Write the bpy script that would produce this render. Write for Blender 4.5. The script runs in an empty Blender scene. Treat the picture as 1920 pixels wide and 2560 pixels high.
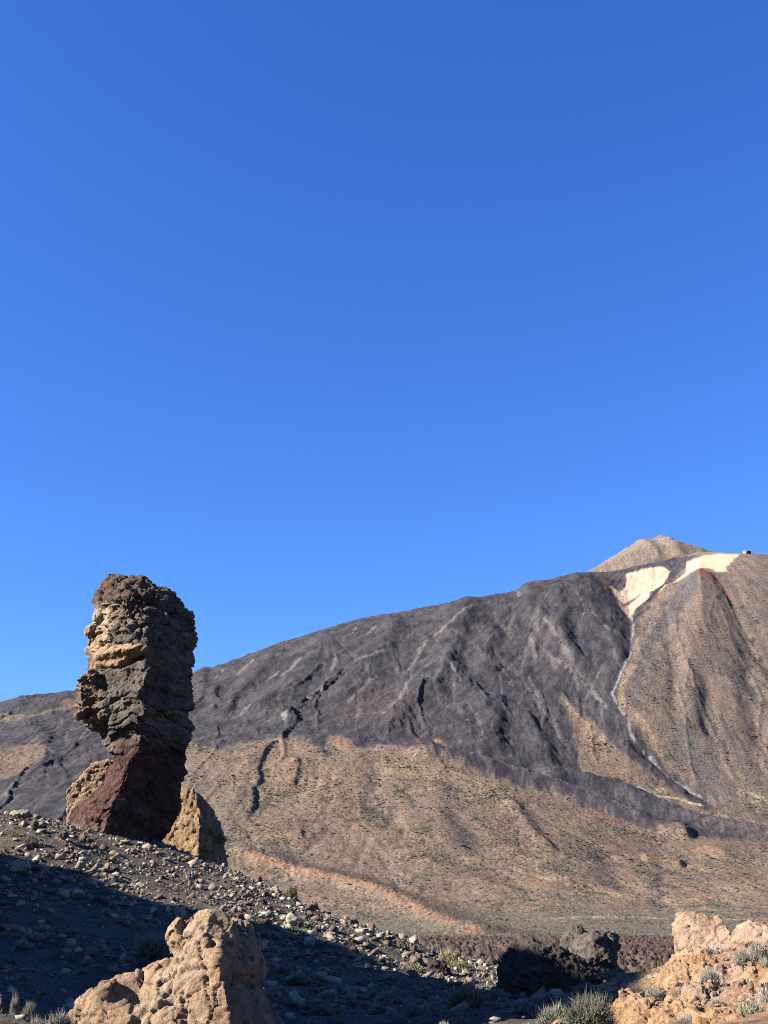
import bpy, bmesh, math, random
import numpy as np
from mathutils import Vector

random.seed(7)
RNG = np.random.default_rng(11)
SC = bpy.context.scene
COL = SC.collection

# ------------------------------------------------------------------ camera
W, H, F = 1920.0, 2560.0, 2800.0            # photograph size and focal length in its pixels
PITCH = math.radians(20.0)
cam = bpy.data.cameras.new('camera')
cam.sensor_fit = 'VERTICAL'
cam.sensor_height = 24.0
cam.lens = 24.0 * F / H
cam.clip_start = 0.1
cam.clip_end = 60000
cam_ob = bpy.data.objects.new('camera', cam)
cam_ob.rotation_euler = (math.pi / 2 + PITCH, 0, 0)
COL.objects.link(cam_ob)
SC.camera = cam_ob

# ------------------------------------------------------------------ sky, sun, exposure
SUN_EL = math.radians(31.0)
SUN_PHI = math.radians(72.0)                # sun to the left, a little behind the camera
SH = np.array([-math.sin(SUN_PHI), -math.cos(SUN_PHI)])          # horizontal direction to the sun
world = bpy.data.worlds.new('World')
SC.world = world
world.use_nodes = True
wn = world.node_tree.nodes
wl = world.node_tree.links
wn.clear()
sky = wn.new('ShaderNodeTexSky')
sky.sky_type = 'NISHITA'
sky.sun_disc = False
sky.sun_elevation = SUN_EL
sky.sun_rotation = math.pi + SUN_PHI
sky.altitude = 2150
sky.air_density = 1.55
sky.dust_density = 0.0
sky.ozone_density = 10.0
hs = wn.new('ShaderNodeHueSaturation')
hs.inputs['Saturation'].default_value = 1.10
bg = wn.new('ShaderNodeBackground')
bg.inputs['Strength'].default_value = 0.0505
wo = wn.new('ShaderNodeOutputWorld')
hs.inputs['Hue'].default_value = 0.514
wl.new(sky.outputs[0], hs.inputs['Color'])
wl.new(hs.outputs[0], bg.inputs['Color'])
wl.new(bg.outputs[0], wo.inputs['Surface'])

sun = bpy.data.lights.new('sun', 'SUN')
sun.energy = 5.0
sun.angle = math.radians(0.53)
sun.color = (1.0, 0.915, 0.795)
sun_ob = bpy.data.objects.new('sun', sun)
tos = Vector((SH[0] * math.cos(SUN_EL), SH[1] * math.cos(SUN_EL), math.sin(SUN_EL)))
sun_ob.rotation_euler = tos.to_track_quat('Z', 'Y').to_euler()
COL.objects.link(sun_ob)

SC.view_settings.view_transform = 'Standard'
SC.view_settings.look = 'None'
SC.view_settings.exposure = 2.23
SC.view_settings.gamma = 1.0
SC.view_settings.use_curve_mapping = False
SC.render.engine = 'CYCLES'
SC.cycles.use_denoising = False
SC.cycles.use_adaptive_sampling = False
SC.cycles.pixel_filter_type = 'BLACKMAN_HARRIS'
SC.cycles.filter_width = 1.05
SC.cycles.max_bounces = 4
SC.cycles.volume_bounces = 0

# ------------------------------------------------------------------ pixel <-> place
SP, CP = math.sin(PITCH), math.cos(PITCH)
def m_of_v(v):
    k = (1280.0 - np.asarray(v, float)) / F
    return (SP + CP * k) / (CP - SP * k)
def v_of_m(m):
    k = (np.asarray(m) * CP - SP) / (CP + np.asarray(m) * SP)
    return 1280.0 - k * F
def dy_of_v(v):
    return CP - SP * (1280.0 - np.asarray(v, float)) / F
def at(u, v, Y):
    return np.array([(u - 960.0) / F / dy_of_v(v) * Y, Y, float(m_of_v(v)) * Y])
def to_px(P):
    P = np.asarray(P)
    v = v_of_m(P[..., 2] / P[..., 1])
    u = 960.0 + F * dy_of_v(v) * P[..., 0] / P[..., 1]
    return u, v

# ------------------------------------------------------------------ noise (numpy)
_perm = np.random.default_rng(3).permutation(256)
_perm = np.concatenate([_perm, _perm, _perm])
_ang = np.linspace(0, 2 * np.pi, 256, endpoint=False)
_g2 = np.stack([np.cos(_ang), np.sin(_ang)], 1)
_g3 = np.random.default_rng(5).normal(size=(256, 3))
_g3 /= np.linalg.norm(_g3, axis=1)[:, None]
_perm = _perm.astype(np.int32)
_g2x, _g2y = np.ascontiguousarray(_g2[:, 0]), np.ascontiguousarray(_g2[:, 1])
_g3x, _g3y, _g3z = (np.ascontiguousarray(_g3[:, i]) for i in range(3))
def perlin2(x, y, seed=0):
    x = np.asarray(x, float) + seed * 17.31; y = np.asarray(y, float) - seed * 9.77
    xi = np.floor(x).astype(np.int32); yi = np.floor(y).astype(np.int32)
    xf = x - xi; yf = y - yi
    xi &= 255; yi &= 255
    sx = xf * xf * xf * (xf * (xf * 6 - 15) + 10); sy = yf * yf * yf * (yf * (yf * 6 - 15) + 10)
    def g(ix, iy, fx, fy):
        h = _perm[_perm[ix & 255] + (iy & 255)]
        return _g2x[h] * fx + _g2y[h] * fy
    a = g(xi, yi, xf, yf); b = g(xi + 1, yi, xf - 1, yf)
    c = g(xi, yi + 1, xf, yf - 1); d = g(xi + 1, yi + 1, xf - 1, yf - 1)
    return ((a + sx * (b - a)) * (1 - sy) + (c + sx * (d - c)) * sy) * 1.5
def fbm2(x, y, o=5, seed=0, gain=0.5, ridged=False):
    r = 0.0; a = 1.0; t = 0.0
    for i in range(o):
        n = perlin2(x * 2.03 ** i, y * 2.03 ** i, seed + i * 3)
        r = r + a * ((1 - 2 * np.abs(n)) if ridged else n)
        t += a; a *= gain
    return r / t
def perlin3(p, seed=0):
    p = np.asarray(p, float)
    x, y, z = p[:, 0] + seed * 13.7, p[:, 1] - seed * 7.3, p[:, 2] + seed * 3.9
    xi, yi, zi = (np.floor(c).astype(np.int32) for c in (x, y, z))
    fx, fy, fz = x - xi, y - yi, z - zi
    sx, sy, sz = (f * f * f * (f * (f * 6 - 15) + 10) for f in (fx, fy, fz))
    r = 0
    for dx in (0, 1):
        px = _perm[(xi + dx) & 255]; wx = sx if dx else 1 - sx
        for dy in (0, 1):
            py = _perm[px + ((yi + dy) & 255)]; wy = wx * (sy if dy else 1 - sy)
            for dz in (0, 1):
                h = _perm[py + ((zi + dz) & 255)]
                r = r + wy * (sz if dz else 1 - sz) * (_g3x[h] * (fx - dx) + _g3y[h] * (fy - dy) + _g3z[h] * (fz - dz))
    return r * 1.6
def fbm3(p, o=4, seed=0, gain=0.5, ridged=False):
    r = 0; a = 1.0; t = 0
    for i in range(o):
        n = perlin3(p * 2.03 ** i, seed + i)
        r = r + a * ((1 - 2 * np.abs(n)) if ridged else n)
        t += a; a *= gain
    return r / t
_cell = np.random.default_rng(9).random((256, 4))
def worley3(p, seed=0):
    p = np.asarray(p, float) + np.array([seed * 5.7, -seed * 11.3, seed * 2.9])
    pi = np.floor(p).astype(int); f = p - pi
    f1 = np.full(len(p), 9.0); f2 = np.full(len(p), 9.0); cid = np.zeros(len(p))
    for dx in (-1, 0, 1):
        for dy in (-1, 0, 1):
            for dz in (-1, 0, 1):
                h = _perm[_perm[_perm[(pi[:, 0] + dx) & 255] + ((pi[:, 1] + dy) & 255)] + ((pi[:, 2] + dz) & 255)]
                q = _cell[h]
                d = np.sqrt((q[:, 0] + dx - f[:, 0]) ** 2 + (q[:, 1] + dy - f[:, 1]) ** 2 + (q[:, 2] + dz - f[:, 2]) ** 2)
                nearer = d < f1
                f2 = np.where(nearer, f1, np.minimum(f2, d))
                cid = np.where(nearer, q[:, 3], cid)
                f1 = np.where(nearer, d, f1)
    return f1, f2, cid
def facet3(p, seed=0):
    """broken planes: every cell of space tilts its own way; returns the plane height and the distance to the nearest joint"""
    p = np.asarray(p, float) + np.array([seed * 3.1, seed * 8.3, -seed * 6.7])
    pi = np.floor(p).astype(int); f = p - pi
    f1 = np.full(len(p), 9.0); f2 = np.full(len(p), 9.0); pr = np.zeros(len(p))
    for dx in (-1, 0, 1):
        for dy in (-1, 0, 1):
            for dz in (-1, 0, 1):
                h = _perm[_perm[_perm[(pi[:, 0] + dx) & 255] + ((pi[:, 1] + dy) & 255)] + ((pi[:, 2] + dz) & 255)]
                q = _cell[h]; g = _g3[h]
                ox = f[:, 0] - q[:, 0] - dx; oy = f[:, 1] - q[:, 1] - dy; oz = f[:, 2] - q[:, 2] - dz
                d = np.sqrt(ox * ox + oy * oy + oz * oz)
                nearer = d < f1
                f2 = np.where(nearer, f1, np.minimum(f2, d))
                pr = np.where(nearer, g[:, 0] * ox + g[:, 1] * oy + g[:, 2] * oz + 0.5 * (q[:, 3] - 0.5), pr)
                f1 = np.where(nearer, d, f1)
    return pr, f2 - f1
def layers1(t, seed=0):
    """beds of rock: a step per bed and a notch where two meet"""
    k = np.floor(t).astype(int); f = t - k
    hsh = _cell[_perm[(k + 31 * seed) & 255], 0] - 0.5
    e = np.minimum(f, 1 - f)
    return hsh, np.exp(-(e / 0.10) ** 2)
def worley2(x, y, seed=0):
    x = np.asarray(x, float) + seed * 7.1; y = np.asarray(y, float) + seed * 3.3
    xi = np.floor(x).astype(int); yi = np.floor(y).astype(int); fx = x - xi; fy = y - yi
    f1 = np.full(x.shape, 9.0); f2 = np.full(x.shape, 9.0); cid = np.zeros(x.shape)
    for dx in (-1, 0, 1):
        for dy in (-1, 0, 1):
            q = _cell[_perm[_perm[(xi + dx) & 255] + ((yi + dy) & 255)]]
            d = np.hypot(q[..., 0] + dx - fx, q[..., 1] + dy - fy)
            nearer = d < f1
            f2 = np.where(nearer, f1, np.minimum(f2, d)); cid = np.where(nearer, q[..., 3], cid); f1 = np.where(nearer, d, f1)
    return f1, f2, cid
def sstep(a, b, x):
    t = np.clip((x - a) / (b - a), 0, 1)
    return t * t * (3 - 2 * t)

# ------------------------------------------------------------------ polygon and polyline distance
def poly_sd(u, v, pts):
    """signed distance to a closed polygon, positive inside"""
    pts = np.asarray(pts, float); d = np.full(u.shape, 1e9); ins = np.zeros(u.shape, bool)
    n = len(pts)
    for i in range(n):
        x0, y0 = pts[i]; x1, y1 = pts[(i + 1) % n]
        ex, ey = x1 - x0, y1 - y0
        t = np.clip(((u - x0) * ex + (v - y0) * ey) / (ex * ex + ey * ey + 1e-9), 0, 1)
        d = np.minimum(d, np.hypot(u - x0 - t * ex, v - y0 - t * ey))
        if y0 != y1:
            ins ^= ((y0 > v) != (y1 > v)) & (u < (x1 - x0) * (v - y0) / (y1 - y0) + x0)
    return np.where(ins, d, -d)
def line_sd(x, y, pts):
    """distance to an open polyline, side sign (+ = right of the running direction, y up) and parameter 0..1"""
    pts = np.asarray(pts, float); d = np.full(x.shape, 1e9); sg = np.ones(x.shape); par = np.zeros(x.shape)
    n = len(pts) - 1
    for i in range(n):
        x0, y0 = pts[i]; x1, y1 = pts[i + 1]
        ex, ey = x1 - x0, y1 - y0
        t = np.clip(((x - x0) * ex + (y - y0) * ey) / (ex * ex + ey * ey + 1e-9), 0, 1)
        dd = np.hypot(x - x0 - t * ex, y - y0 - t * ey)
        nb = dd < d
        sg = np.where(nb, np.where(ex * (y - y0) - ey * (x - x0) > 0, -1.0, 1.0), sg)
        par = np.where(nb, (i + t) / n, par)
        d = np.where(nb, dd, d)
    return d, sg, par

# ------------------------------------------------------------------ objects
ALB = 0.305                                   # overall reflectance of the ground and rock colours below
def tag(o, label=None, cat=None, group=None, kind=None):
    if label: o['label'] = label
    if cat: o['category'] = cat
    if group: o['group'] = group
    if kind: o['kind'] = kind
    return o
def mesh_np(name, verts, faces, mat=None, smooth=True, color=None, extra=None):
    me = bpy.data.meshes.new(name)
    verts = np.asarray(verts, np.float32); faces = np.asarray(faces, np.int32)
    k = faces.shape[1]
    me.vertices.add(len(verts)); me.vertices.foreach_set('co', verts.ravel())
    me.loops.add(faces.size); me.loops.foreach_set('vertex_index', faces.ravel())
    me.polygons.add(len(faces)); me.polygons.foreach_set('loop_start', np.arange(0, faces.size, k, dtype=np.int32))
    me.polygons.foreach_set('loop_total', np.full(len(faces), k, np.int32))
    me.update(calc_edges=True)
    if smooth: me.polygons.foreach_set('use_smooth', np.ones(len(faces), bool))
    if color is not None:
        ca = me.color_attributes.new('Col', 'FLOAT_COLOR', 'POINT')
        c4 = np.ones((len(verts), 4), np.float32); c4[:, :3] = np.asarray(color) * ALB
        ca.data.foreach_set('color', c4.ravel())
    for nm, arr in (extra or {}).items():
        at_ = me.attributes.new(nm, 'FLOAT', 'POINT'); at_.data.foreach_set('value', np.asarray(arr, np.float32))
    if mat: me.materials.append(mat)
    return me
def add(name, me, parent=None, loc=(0, 0, 0)):
    o = bpy.data.objects.new(name, me); COL.objects.link(o); o.location = loc
    if parent: o.parent = parent
    return o
def grid_faces(nr, nc):
    i = np.arange(nr * nc).reshape(nr, nc)
    return np.stack([i[:-1, :-1], i[:-1, 1:], i[1:, 1:], i[1:, :-1]], -1).reshape(-1, 4)

# ------------------------------------------------------------------ materials
def new_mat(name, rough=0.95):
    m = bpy.data.materials.new(name); m.use_nodes = True
    nt = m.node_tree; b = nt.nodes['Principled BSDF']
    b.inputs['Roughness'].default_value = rough
    b.inputs['Specular IOR Level'].default_value = 0.15
    return m, nt, b
def rock_mat(name, scale, bump=0.5, dist=0.1, contrast=0.35, base=None, scale2=None, use_random=0.0):
    """vertex colour (or a plain colour) broken up by noise, with fine grain relief"""
    m, nt, b = new_mat(name)
    N, L = nt.nodes, nt.links
    tc = N.new('ShaderNodeTexCoord')
    geo = N.new('ShaderNodeNewGeometry')
    vec = tc.outputs['Object'] if base is not None else geo.outputs['Position']
    n1 = N.new('ShaderNodeTexNoise'); n1.inputs['Scale'].default_value = scale; n1.inputs['Detail'].default_value = 9; n1.inputs['Roughness'].default_value = 0.68
    n2 = N.new('ShaderNodeTexNoise'); n2.inputs['Scale'].default_value = scale2 or scale * 0.17; n2.inputs['Detail'].default_value = 5
    L.new(vec, n1.inputs['Vector']); L.new(vec, n2.inputs['Vector'])
    mr = N.new('ShaderNodeMapRange'); mr.inputs['From Min'].default_value = 0.28; mr.inputs['From Max'].default_value = 0.72
    mr.inputs['To Min'].default_value = 1 - contrast; mr.inputs['To Max'].default_value = 1 + contrast
    L.new(n1.outputs['Fac'], mr.inputs['Value'])
    mr2 = N.new('ShaderNodeMapRange'); mr2.inputs['From Min'].default_value = 0.3; mr2.inputs['From Max'].default_value = 0.7
    mr2.inputs['To Min'].default_value = 1 - contrast * 0.7; mr2.inputs['To Max'].default_value = 1 + contrast * 0.7
    L.new(n2.outputs['Fac'], mr2.inputs['Value'])
    mu = N.new('ShaderNodeMath'); mu.operation = 'MULTIPLY'
    L.new(mr.outputs[0], mu.inputs[0]); L.new(mr2.outputs[0], mu.inputs[1])
    fac = mu.outputs[0]
    if use_random:
        oi = N.new('ShaderNodeObjectInfo')
        mr3 = N.new('ShaderNodeMapRange'); mr3.inputs['To Min'].default_value = 1 - use_random; mr3.inputs['To Max'].default_value = 1 + use_random
        L.new(oi.outputs['Random'], mr3.inputs['Value'])
        mu2 = N.new('ShaderNodeMath'); mu2.operation = 'MULTIPLY'
        L.new(fac, mu2.inputs[0]); L.new(mr3.outputs[0], mu2.inputs[1]); fac = mu2.outputs[0]
    vm = N.new('ShaderNodeVectorMath'); vm.operation = 'SCALE'
    if base is None:
        at_ = N.new('ShaderNodeAttribute'); at_.attribute_name = 'Col'
        L.new(at_.outputs['Color'], vm.inputs[0])
    else:
        vm.inputs[0].default_value = base
    L.new(fac, vm.inputs['Scale'])
    L.new(vm.outputs[0], b.inputs['Base Color'])
    if bump:
        bp = N.new('ShaderNodeBump'); bp.inputs['Strength'].default_value = bump; bp.inputs['Distance'].default_value = dist
        L.new(n1.outputs['Fac'], bp.inputs['Height']); L.new(bp.outputs[0], b.inputs['Normal'])
    return m
def terrain_mat(name, spot_scale, spot_col, spot_lo, spot_hi, grain, contrast, bump_dist, attr='scrub'):
    """far ground: vertex colour, low shrubs as spots where the attribute allows, rough grain"""
    m, nt, b = new_mat(name)
    N, L = nt.nodes, nt.links
    geo = N.new('ShaderNodeNewGeometry'); pos = geo.outputs['Position']
    col = N.new('ShaderNodeAttribute'); col.attribute_name = 'Col'
    scr = N.new('ShaderNodeAttribute'); scr.attribute_name = attr
    n1 = N.new('ShaderNodeTexNoise'); n1.inputs['Scale'].default_value = grain; n1.inputs['Detail'].default_value = 8; n1.inputs['Roughness'].default_value = 0.76
    n2 = N.new('ShaderNodeTexNoise'); n2.inputs['Scale'].default_value = spot_scale; n2.inputs['Detail'].default_value = 6; n2.inputs['Roughness'].default_value = 0.72
    n3 = N.new('ShaderNodeTexNoise'); n3.inputs['Scale'].default_value = spot_scale * 0.16; n3.inputs['Detail'].default_value = 3
    for n in (n1, n2, n3): L.new(pos, n.inputs['Vector'])
    mr = N.new('ShaderNodeMapRange'); mr.inputs['From Min'].default_value = 0.36; mr.inputs['From Max'].default_value = 0.64
    mr.inputs['To Min'].default_value = 1 - contrast; mr.inputs['To Max'].default_value = 1 + contrast
    L.new(n1.outputs['Fac'], mr.inputs['Value'])
    vm = N.new('ShaderNodeVectorMath'); vm.operation = 'SCALE'
    L.new(col.outputs['Color'], vm.inputs[0]); L.new(mr.outputs[0], vm.inputs['Scale'])
    # shrub spots: fine noise shifted by a broad one
    mm = N.new('ShaderNodeMath'); mm.operation = 'MULTIPLY_ADD'; mm.inputs[1].default_value = 0.8
    L.new(n3.outputs['Fac'], mm.inputs[0]); L.new(n2.outputs['Fac'], mm.inputs[2])
    th = N.new('ShaderNodeMapRange'); th.interpolation_type = 'SMOOTHSTEP'
    th.inputs['From Min'].default_value = spot_lo; th.inputs['From Max'].default_value = spot_hi
    L.new(mm.outputs[0], th.inputs['Value'])
    vo = N.new('ShaderNodeTexVoronoi'); vo.voronoi_dimensions = '2D'; vo.inputs['Scale'].default_value = spot_scale * 0.52
    L.new(pos, vo.inputs['Vector'])
    vd = N.new('ShaderNodeMapRange'); vd.inputs['From Min'].default_value = 0.36; vd.inputs['From Max'].default_value = 0.22
    L.new(vo.outputs['Distance'], vd.inputs['Value'])
    sx_ = N.new('ShaderNodeSeparateColor'); L.new(vo.outputs['Color'], sx_.inputs[0])
    pm = N.new('ShaderNodeMath'); pm.operation = 'MULTIPLY_ADD'; pm.inputs[1].default_value = 1.6; L.new(n3.outputs['Fac'], pm.inputs[0]); L.new(sx_.outputs[0], pm.inputs[2])
    pt = N.new('ShaderNodeMath'); pt.operation = 'GREATER_THAN'; pt.inputs[1].default_value = 1.45; L.new(pm.outputs[0], pt.inputs[0])
    dots = N.new('ShaderNodeMath'); dots.operation = 'MULTIPLY'; L.new(vd.outputs[0], dots.inputs[0]); L.new(pt.outputs[0], dots.inputs[1])
    mxm = N.new('ShaderNodeMath'); mxm.operation = 'MAXIMUM'; L.new(th.outputs[0], mxm.inputs[0]); L.new(dots.outputs[0], mxm.inputs[1])
    th = mxm
    mu = N.new('ShaderNodeMath'); mu.operation = 'MULTIPLY'; mu.use_clamp = True
    L.new(th.outputs[0], mu.inputs[0]); L.new(scr.outputs['Fac'], mu.inputs[1])
    mx = N.new('ShaderNodeMix'); mx.data_type = 'RGBA'
    L.new(mu.outputs[0], mx.inputs['Factor']); L.new(vm.outputs[0], mx.inputs['A']); mx.inputs['B'].default_value = (*spot_col, 1)
    L.new(mx.outputs['Result'], b.inputs['Base Color'])
    bp = N.new('ShaderNodeBump'); bp.inputs['Strength'].default_value = 0.6; bp.inputs['Distance'].default_value = bump_dist
    L.new(n1.outputs['Fac'], bp.inputs['Height']); L.new(bp.outputs[0], b.inputs['Normal'])
    return m

# =================================================================== MOUNTAIN
LAY = []      # each layer: list of (u, v, Y) -> arrays over a
def layer(tab):
    a = []; Y = []; z = []
    for u, v, y in tab:
        p = at(u, v, y); a.append(p[0] / p[1]); Y.append(y); z.append(p[2])
    return np.array(a), np.array(Y), np.array(z)
L_tabs = [
    [(-900, 2347, 1350), (2900, 2347, 1350)],
    [(-900, 2309, 1900), (2900, 2309, 1900)],
    [(-900, 2215, 2300), (0, 2210, 2300), (500, 2212, 2300), (1000, 2232, 2300), (1350, 2236, 2300), (1650, 2272, 2300), (1920, 2268, 2300), (2900, 2260, 2300)],
    [(-900, 2030, 2900), (0, 2015, 2900), (480, 2022, 2900), (800, 2032, 2900), (1100, 2045, 2900), (1400, 2105, 2900), (1650, 2160, 2900), (1920, 2165, 2900), (2900, 2140, 2900)],
    [(-900, 1900, 3450), (0, 1872, 3450), (480, 1860, 3500), (700, 1847, 3550), (900, 1850, 3550), (1100, 1878, 3500), (1300, 1932, 3450), (1475, 1985, 3400), (1650, 2035, 3350), (1800, 2052, 3350), (1920, 2060, 3350), (2900, 2040, 3400)],
    [(-900, 1860, 3850), (0, 1808, 3850), (250, 1785, 3900), (480, 1772, 4000), (700, 1718, 4100), (900, 1690, 4150), (1100, 1672, 4200), (1300, 1665, 4200), (1450, 1685, 4150), (1560, 1730, 3980), (1680, 1695, 4150), (1800, 1670, 4200), (1920, 1690, 4150), (2900, 1750, 4150)],
    [(-900, 1830, 4100), (0, 1757, 4200), (50, 1742, 4200), (100, 1736, 4250), (200, 1727, 4300), (300, 1720, 4350), (480, 1690, 4450), (600, 1648, 4550), (700, 1611, 4600), (780, 1585, 4650), (900, 1552, 4700), (1050, 1528, 4750), (1200, 1499, 4800), (1300, 1481, 4850), (1350, 1461, 4880), (1400, 1444, 4900), (1440, 1436, 4900), (1475, 1440, 4900), (1520, 1468, 4830), (1575, 1535, 4640), (1630, 1490, 4730), (1690, 1440, 4870), (1745, 1392, 4950), (1760, 1386, 5000), (1800, 1385, 5000), (1850, 1384, 5000), (1890, 1386, 5000), (1920, 1390, 5000), (2060, 1425, 5000), (2900, 1560, 5000)],
    [(-900, 1850, 4500), (0, 1775, 4600), (480, 1705, 4850), (900, 1560, 5100), (1300, 1490, 5200), (1440, 1446, 5250), (1475, 1442, 5250), (1540, 1436, 5250), (1640, 1412, 5250), (1700, 1396, 5250), (1750, 1390, 5250), (1920, 1402, 5300), (2900, 1570, 5300)],
]
layers = [layer(t) for t in L_tabs]
NA, NR = 810, 570
A_ax = np.linspace(-0.43, 0.43, NA)
# rows spread so that they fall about evenly over the picture
Yk = np.array([1350, 1500, 1700, 1900, 2300, 2900, 3500, 4150, 4850, 5250, 5580, 5700, 6400.0])
wk = np.array([0, 14, 24, 34, 80, 185, 305, 415, 515, 555, 605, 612, 619.0])
Y_ax = np.interp(np.arange(NR) * 619.0 / (NR - 1), wk, Yk)
def pchip_eval(xk, yk, x):
    """monotone cubic through knots xk,yk (1D)"""
    h = np.diff(xk); s = np.diff(yk) / h
    m = np.zeros_like(yk); m[0] = s[0]; m[-1] = s[-1]
    same = (s[:-1] * s[1:]) > 0
    w1 = 2 * h[1:] + h[:-1]; w2 = h[1:] + 2 * h[:-1]
    with np.errstate(divide='ignore', invalid='ignore'):
        hm = (w1 + w2) / (w1 / s[:-1] + w2 / s[1:])
    m[1:-1] = np.where(same, hm, 0)
    i = np.clip(np.searchsorted(xk, x) - 1, 0, len(xk) - 2)
    t = (x - xk[i]) / h[i]
    t2 = t * t; t3 = t2 * t
    return (2 * t3 - 3 * t2 + 1) * yk[i] + (t3 - 2 * t2 + t) * h[i] * m[i] + (-2 * t3 + 3 * t2) * yk[i + 1] + (t3 - t2) * h[i] * m[i + 1]
Zb = np.zeros((NR, NA))
for j, a in enumerate(A_ax):
    xk = [np.interp(a, l[0], l[1]) for l in layers]
    zk = [np.interp(a, l[0], l[2]) for l in layers]
    xk.append(6500); zk.append(zk[-1] - 500)
    Zb[:, j] = pchip_eval(np.array(xk), np.array(zk), Y_ax)
AA, YY = np.meshgrid(A_ax, Y_ax)
XX = AA * YY
# summit cone
cpx = at(1630, 1351, 5560)
rr = np.hypot((XX - cpx[0]) * np.where(XX > cpx[0], 0.76, 0.93), (YY - cpx[1]) * 0.75)
cu = XX - cpx[0]
cone = cpx[2] + 4 - np.maximum(0, rr - 48 - 8 * perlin2(XX / 60, YY / 60, 4)) * 0.70 - 13 * np.exp(-((cu + 20) / 38) ** 2) - 8 * np.exp(-((cu + 100) / 30) ** 2) * 0 + 12 * np.exp(-((cu - 50) / 32) ** 2) + 6 * np.exp(-((cu + 70) / 26) ** 2) + 9 * fbm2(XX / 40, YY / 60, 5, 8, 0.62)
cone = cone - 1.0 * np.maximum(0, 5290 - YY)
is_cone = sstep(-20, 20, cone - Zb)
Zb = np.maximum(Zb, cone)
UB_v = v_of_m(Zb / YY)
UB_u = 960 + F * dy_of_v(UB_v) * AA
def ground_mt(u, v, yref=None):
    """place on the mountain seen at a pixel of the photograph"""
    m = float(m_of_v(v)); a = (u - 960) / F / float(dy_of_v(v))
    j = np.clip((a - A_ax[0]) / (A_ax[1] - A_ax[0]), 0, NA - 1.001); j0 = int(j); fj = j - j0
    col = (Zb[:, j0] * (1 - fj) + Zb[:, j0 + 1] * fj) / Y_ax
    k = np.argmax(col >= m)
    if k == 0: k = NR - 60
    t = (m - col[k - 1]) / max(1e-9, col[k] - col[k - 1])
    Yv = Y_ax[k - 1] + t * (Y_ax[k] - Y_ax[k - 1])
    return a * Yv, Yv
def wpts(px):
    return [ground_mt(u, v) for u, v in px]

Z = Zb.copy()
u_, v_ = UB_u, UB_v
# broken edges for the colour fields
wu = u_ + 10 * fbm2(XX / 130, YY / 200, 5, 21) + 3 * fbm2(XX / 18, YY / 30, 3, 22)
wv = v_ + 7 * fbm2(XX / 130, YY / 200, 5, 31) + 2.5 * fbm2(XX / 18, YY / 30, 3, 32)
STREAMS = []
LAVA_P = [(-900, 1500), (900, 1300), (1480, 1380), (1530, 1425), (1640, 1395), (1740, 1388), (1700, 1440), (1660, 1480), (1600, 1545), (1588, 1640), (1560, 1680), (1545, 1740), (1585, 1820),
          (1640, 1878), (1700, 1930), (1760, 1975), (1790, 2030), (1760, 2030), (1700, 1985), (1640, 1935), (1560, 1885), (1500, 1830), (1440, 1775), (1405, 1742), (1428, 1800),
          (1445, 1860), (1450, 1925), (1540, 1958), (1640, 2000), (1740, 2042), (1850, 2066), (2000, 2082), (2000, 2104), (1800, 2098), (1720, 2090), (1640, 2083), (1560, 2062),
          (1490, 2030), (1400, 1990), (1300, 1965), (1200, 1935), (1130, 1908), (1050, 1882), (1000, 1866), (960, 1864), (900, 1872), (880, 1868), (850, 1858), (822, 1842), (815, 1868),
          (842, 1892), (815, 1893), (785, 1868), (765, 1852), (690, 1846), (600, 1858), (560, 1874), (500, 1866), (470, 1850), (400, 1850), (330, 1900), (300, 2000), (280, 2200), (-900, 2200)]
lava = sstep(-6, 7, poly_sd(wu, wv, LAVA_P) + 9 * fbm2(XX / 22, YY / 36, 3, 23))
# relief of the volcano's flank: ribs running down from the summit
dxs, dys = XX - cpx[0], YY - cpx[1]
rho = np.hypot(dxs, dys); th = np.arctan2(dxs, -dys)
warp = 0.025 * fbm2(XX / 500, YY / 500, 3, 41)
rib = fbm2((th + warp) * 15, rho / 1400, 4, 51, 0.55, True)
rib2 = fbm2((th + warp) * 42, rho / 500, 4, 52, 0.6, True)
env = sstep(2700, 3500, YY) * (1 - is_cone)
n_brk = fbm2(XX / 240, YY / 320, 4, 44)
rfade = sstep(3500, 4000, YY) * (0.4 + 0.6 * sstep(-0.3, 0.4, fbm2(XX / 300, YY / 300, 3, 43)))
Z += env * (0.5 + 0.5 * lava) * (10 * (rib - 0.2) * sstep(-0.3, 0.5, n_brk) + 1.2 * rfade * rib2)
Z += env * lava * (6 * fbm2(XX / 80, YY / 110, 5, 61, 0.62) + 4.4 * fbm2(XX / 26, YY / 46, 4, 62, 0.72))
hum1, hum2, humc = worley2(XX / 34 + 0.6 * fbm2(XX / 60, YY / 60, 2, 65), YY / 52, 4)
Z += env * lava * 7.0 * np.maximum(0, 0.55 - hum1) * (humc > 0.6)
hum3, hum4, humd = worley2(XX / 15, YY / 24, 6)
patchy = sstep(-0.1, 0.3, fbm2(XX / 110, YY / 150, 3, 66))
Z += env * lava * 6.5 * np.maximum(0, 0.6 - hum3) * (humd > 0.45) * (0.25 + 0.75 * patchy)
low = (1 - env)
Z += (1 - lava) * (7 * fbm2(XX / 160, YY / 220, 5, 63, 0.5) * sstep(1900, 2300, YY) + 3.0 * fbm2(XX / 18, YY / 28, 4, 64, 0.72))
SC_J = 7 * fbm2(XX / 28, YY / 36, 3, 13); SC_W = 1 + 0.25 * perlin2(XX / 60, YY / 60, 12)
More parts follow.
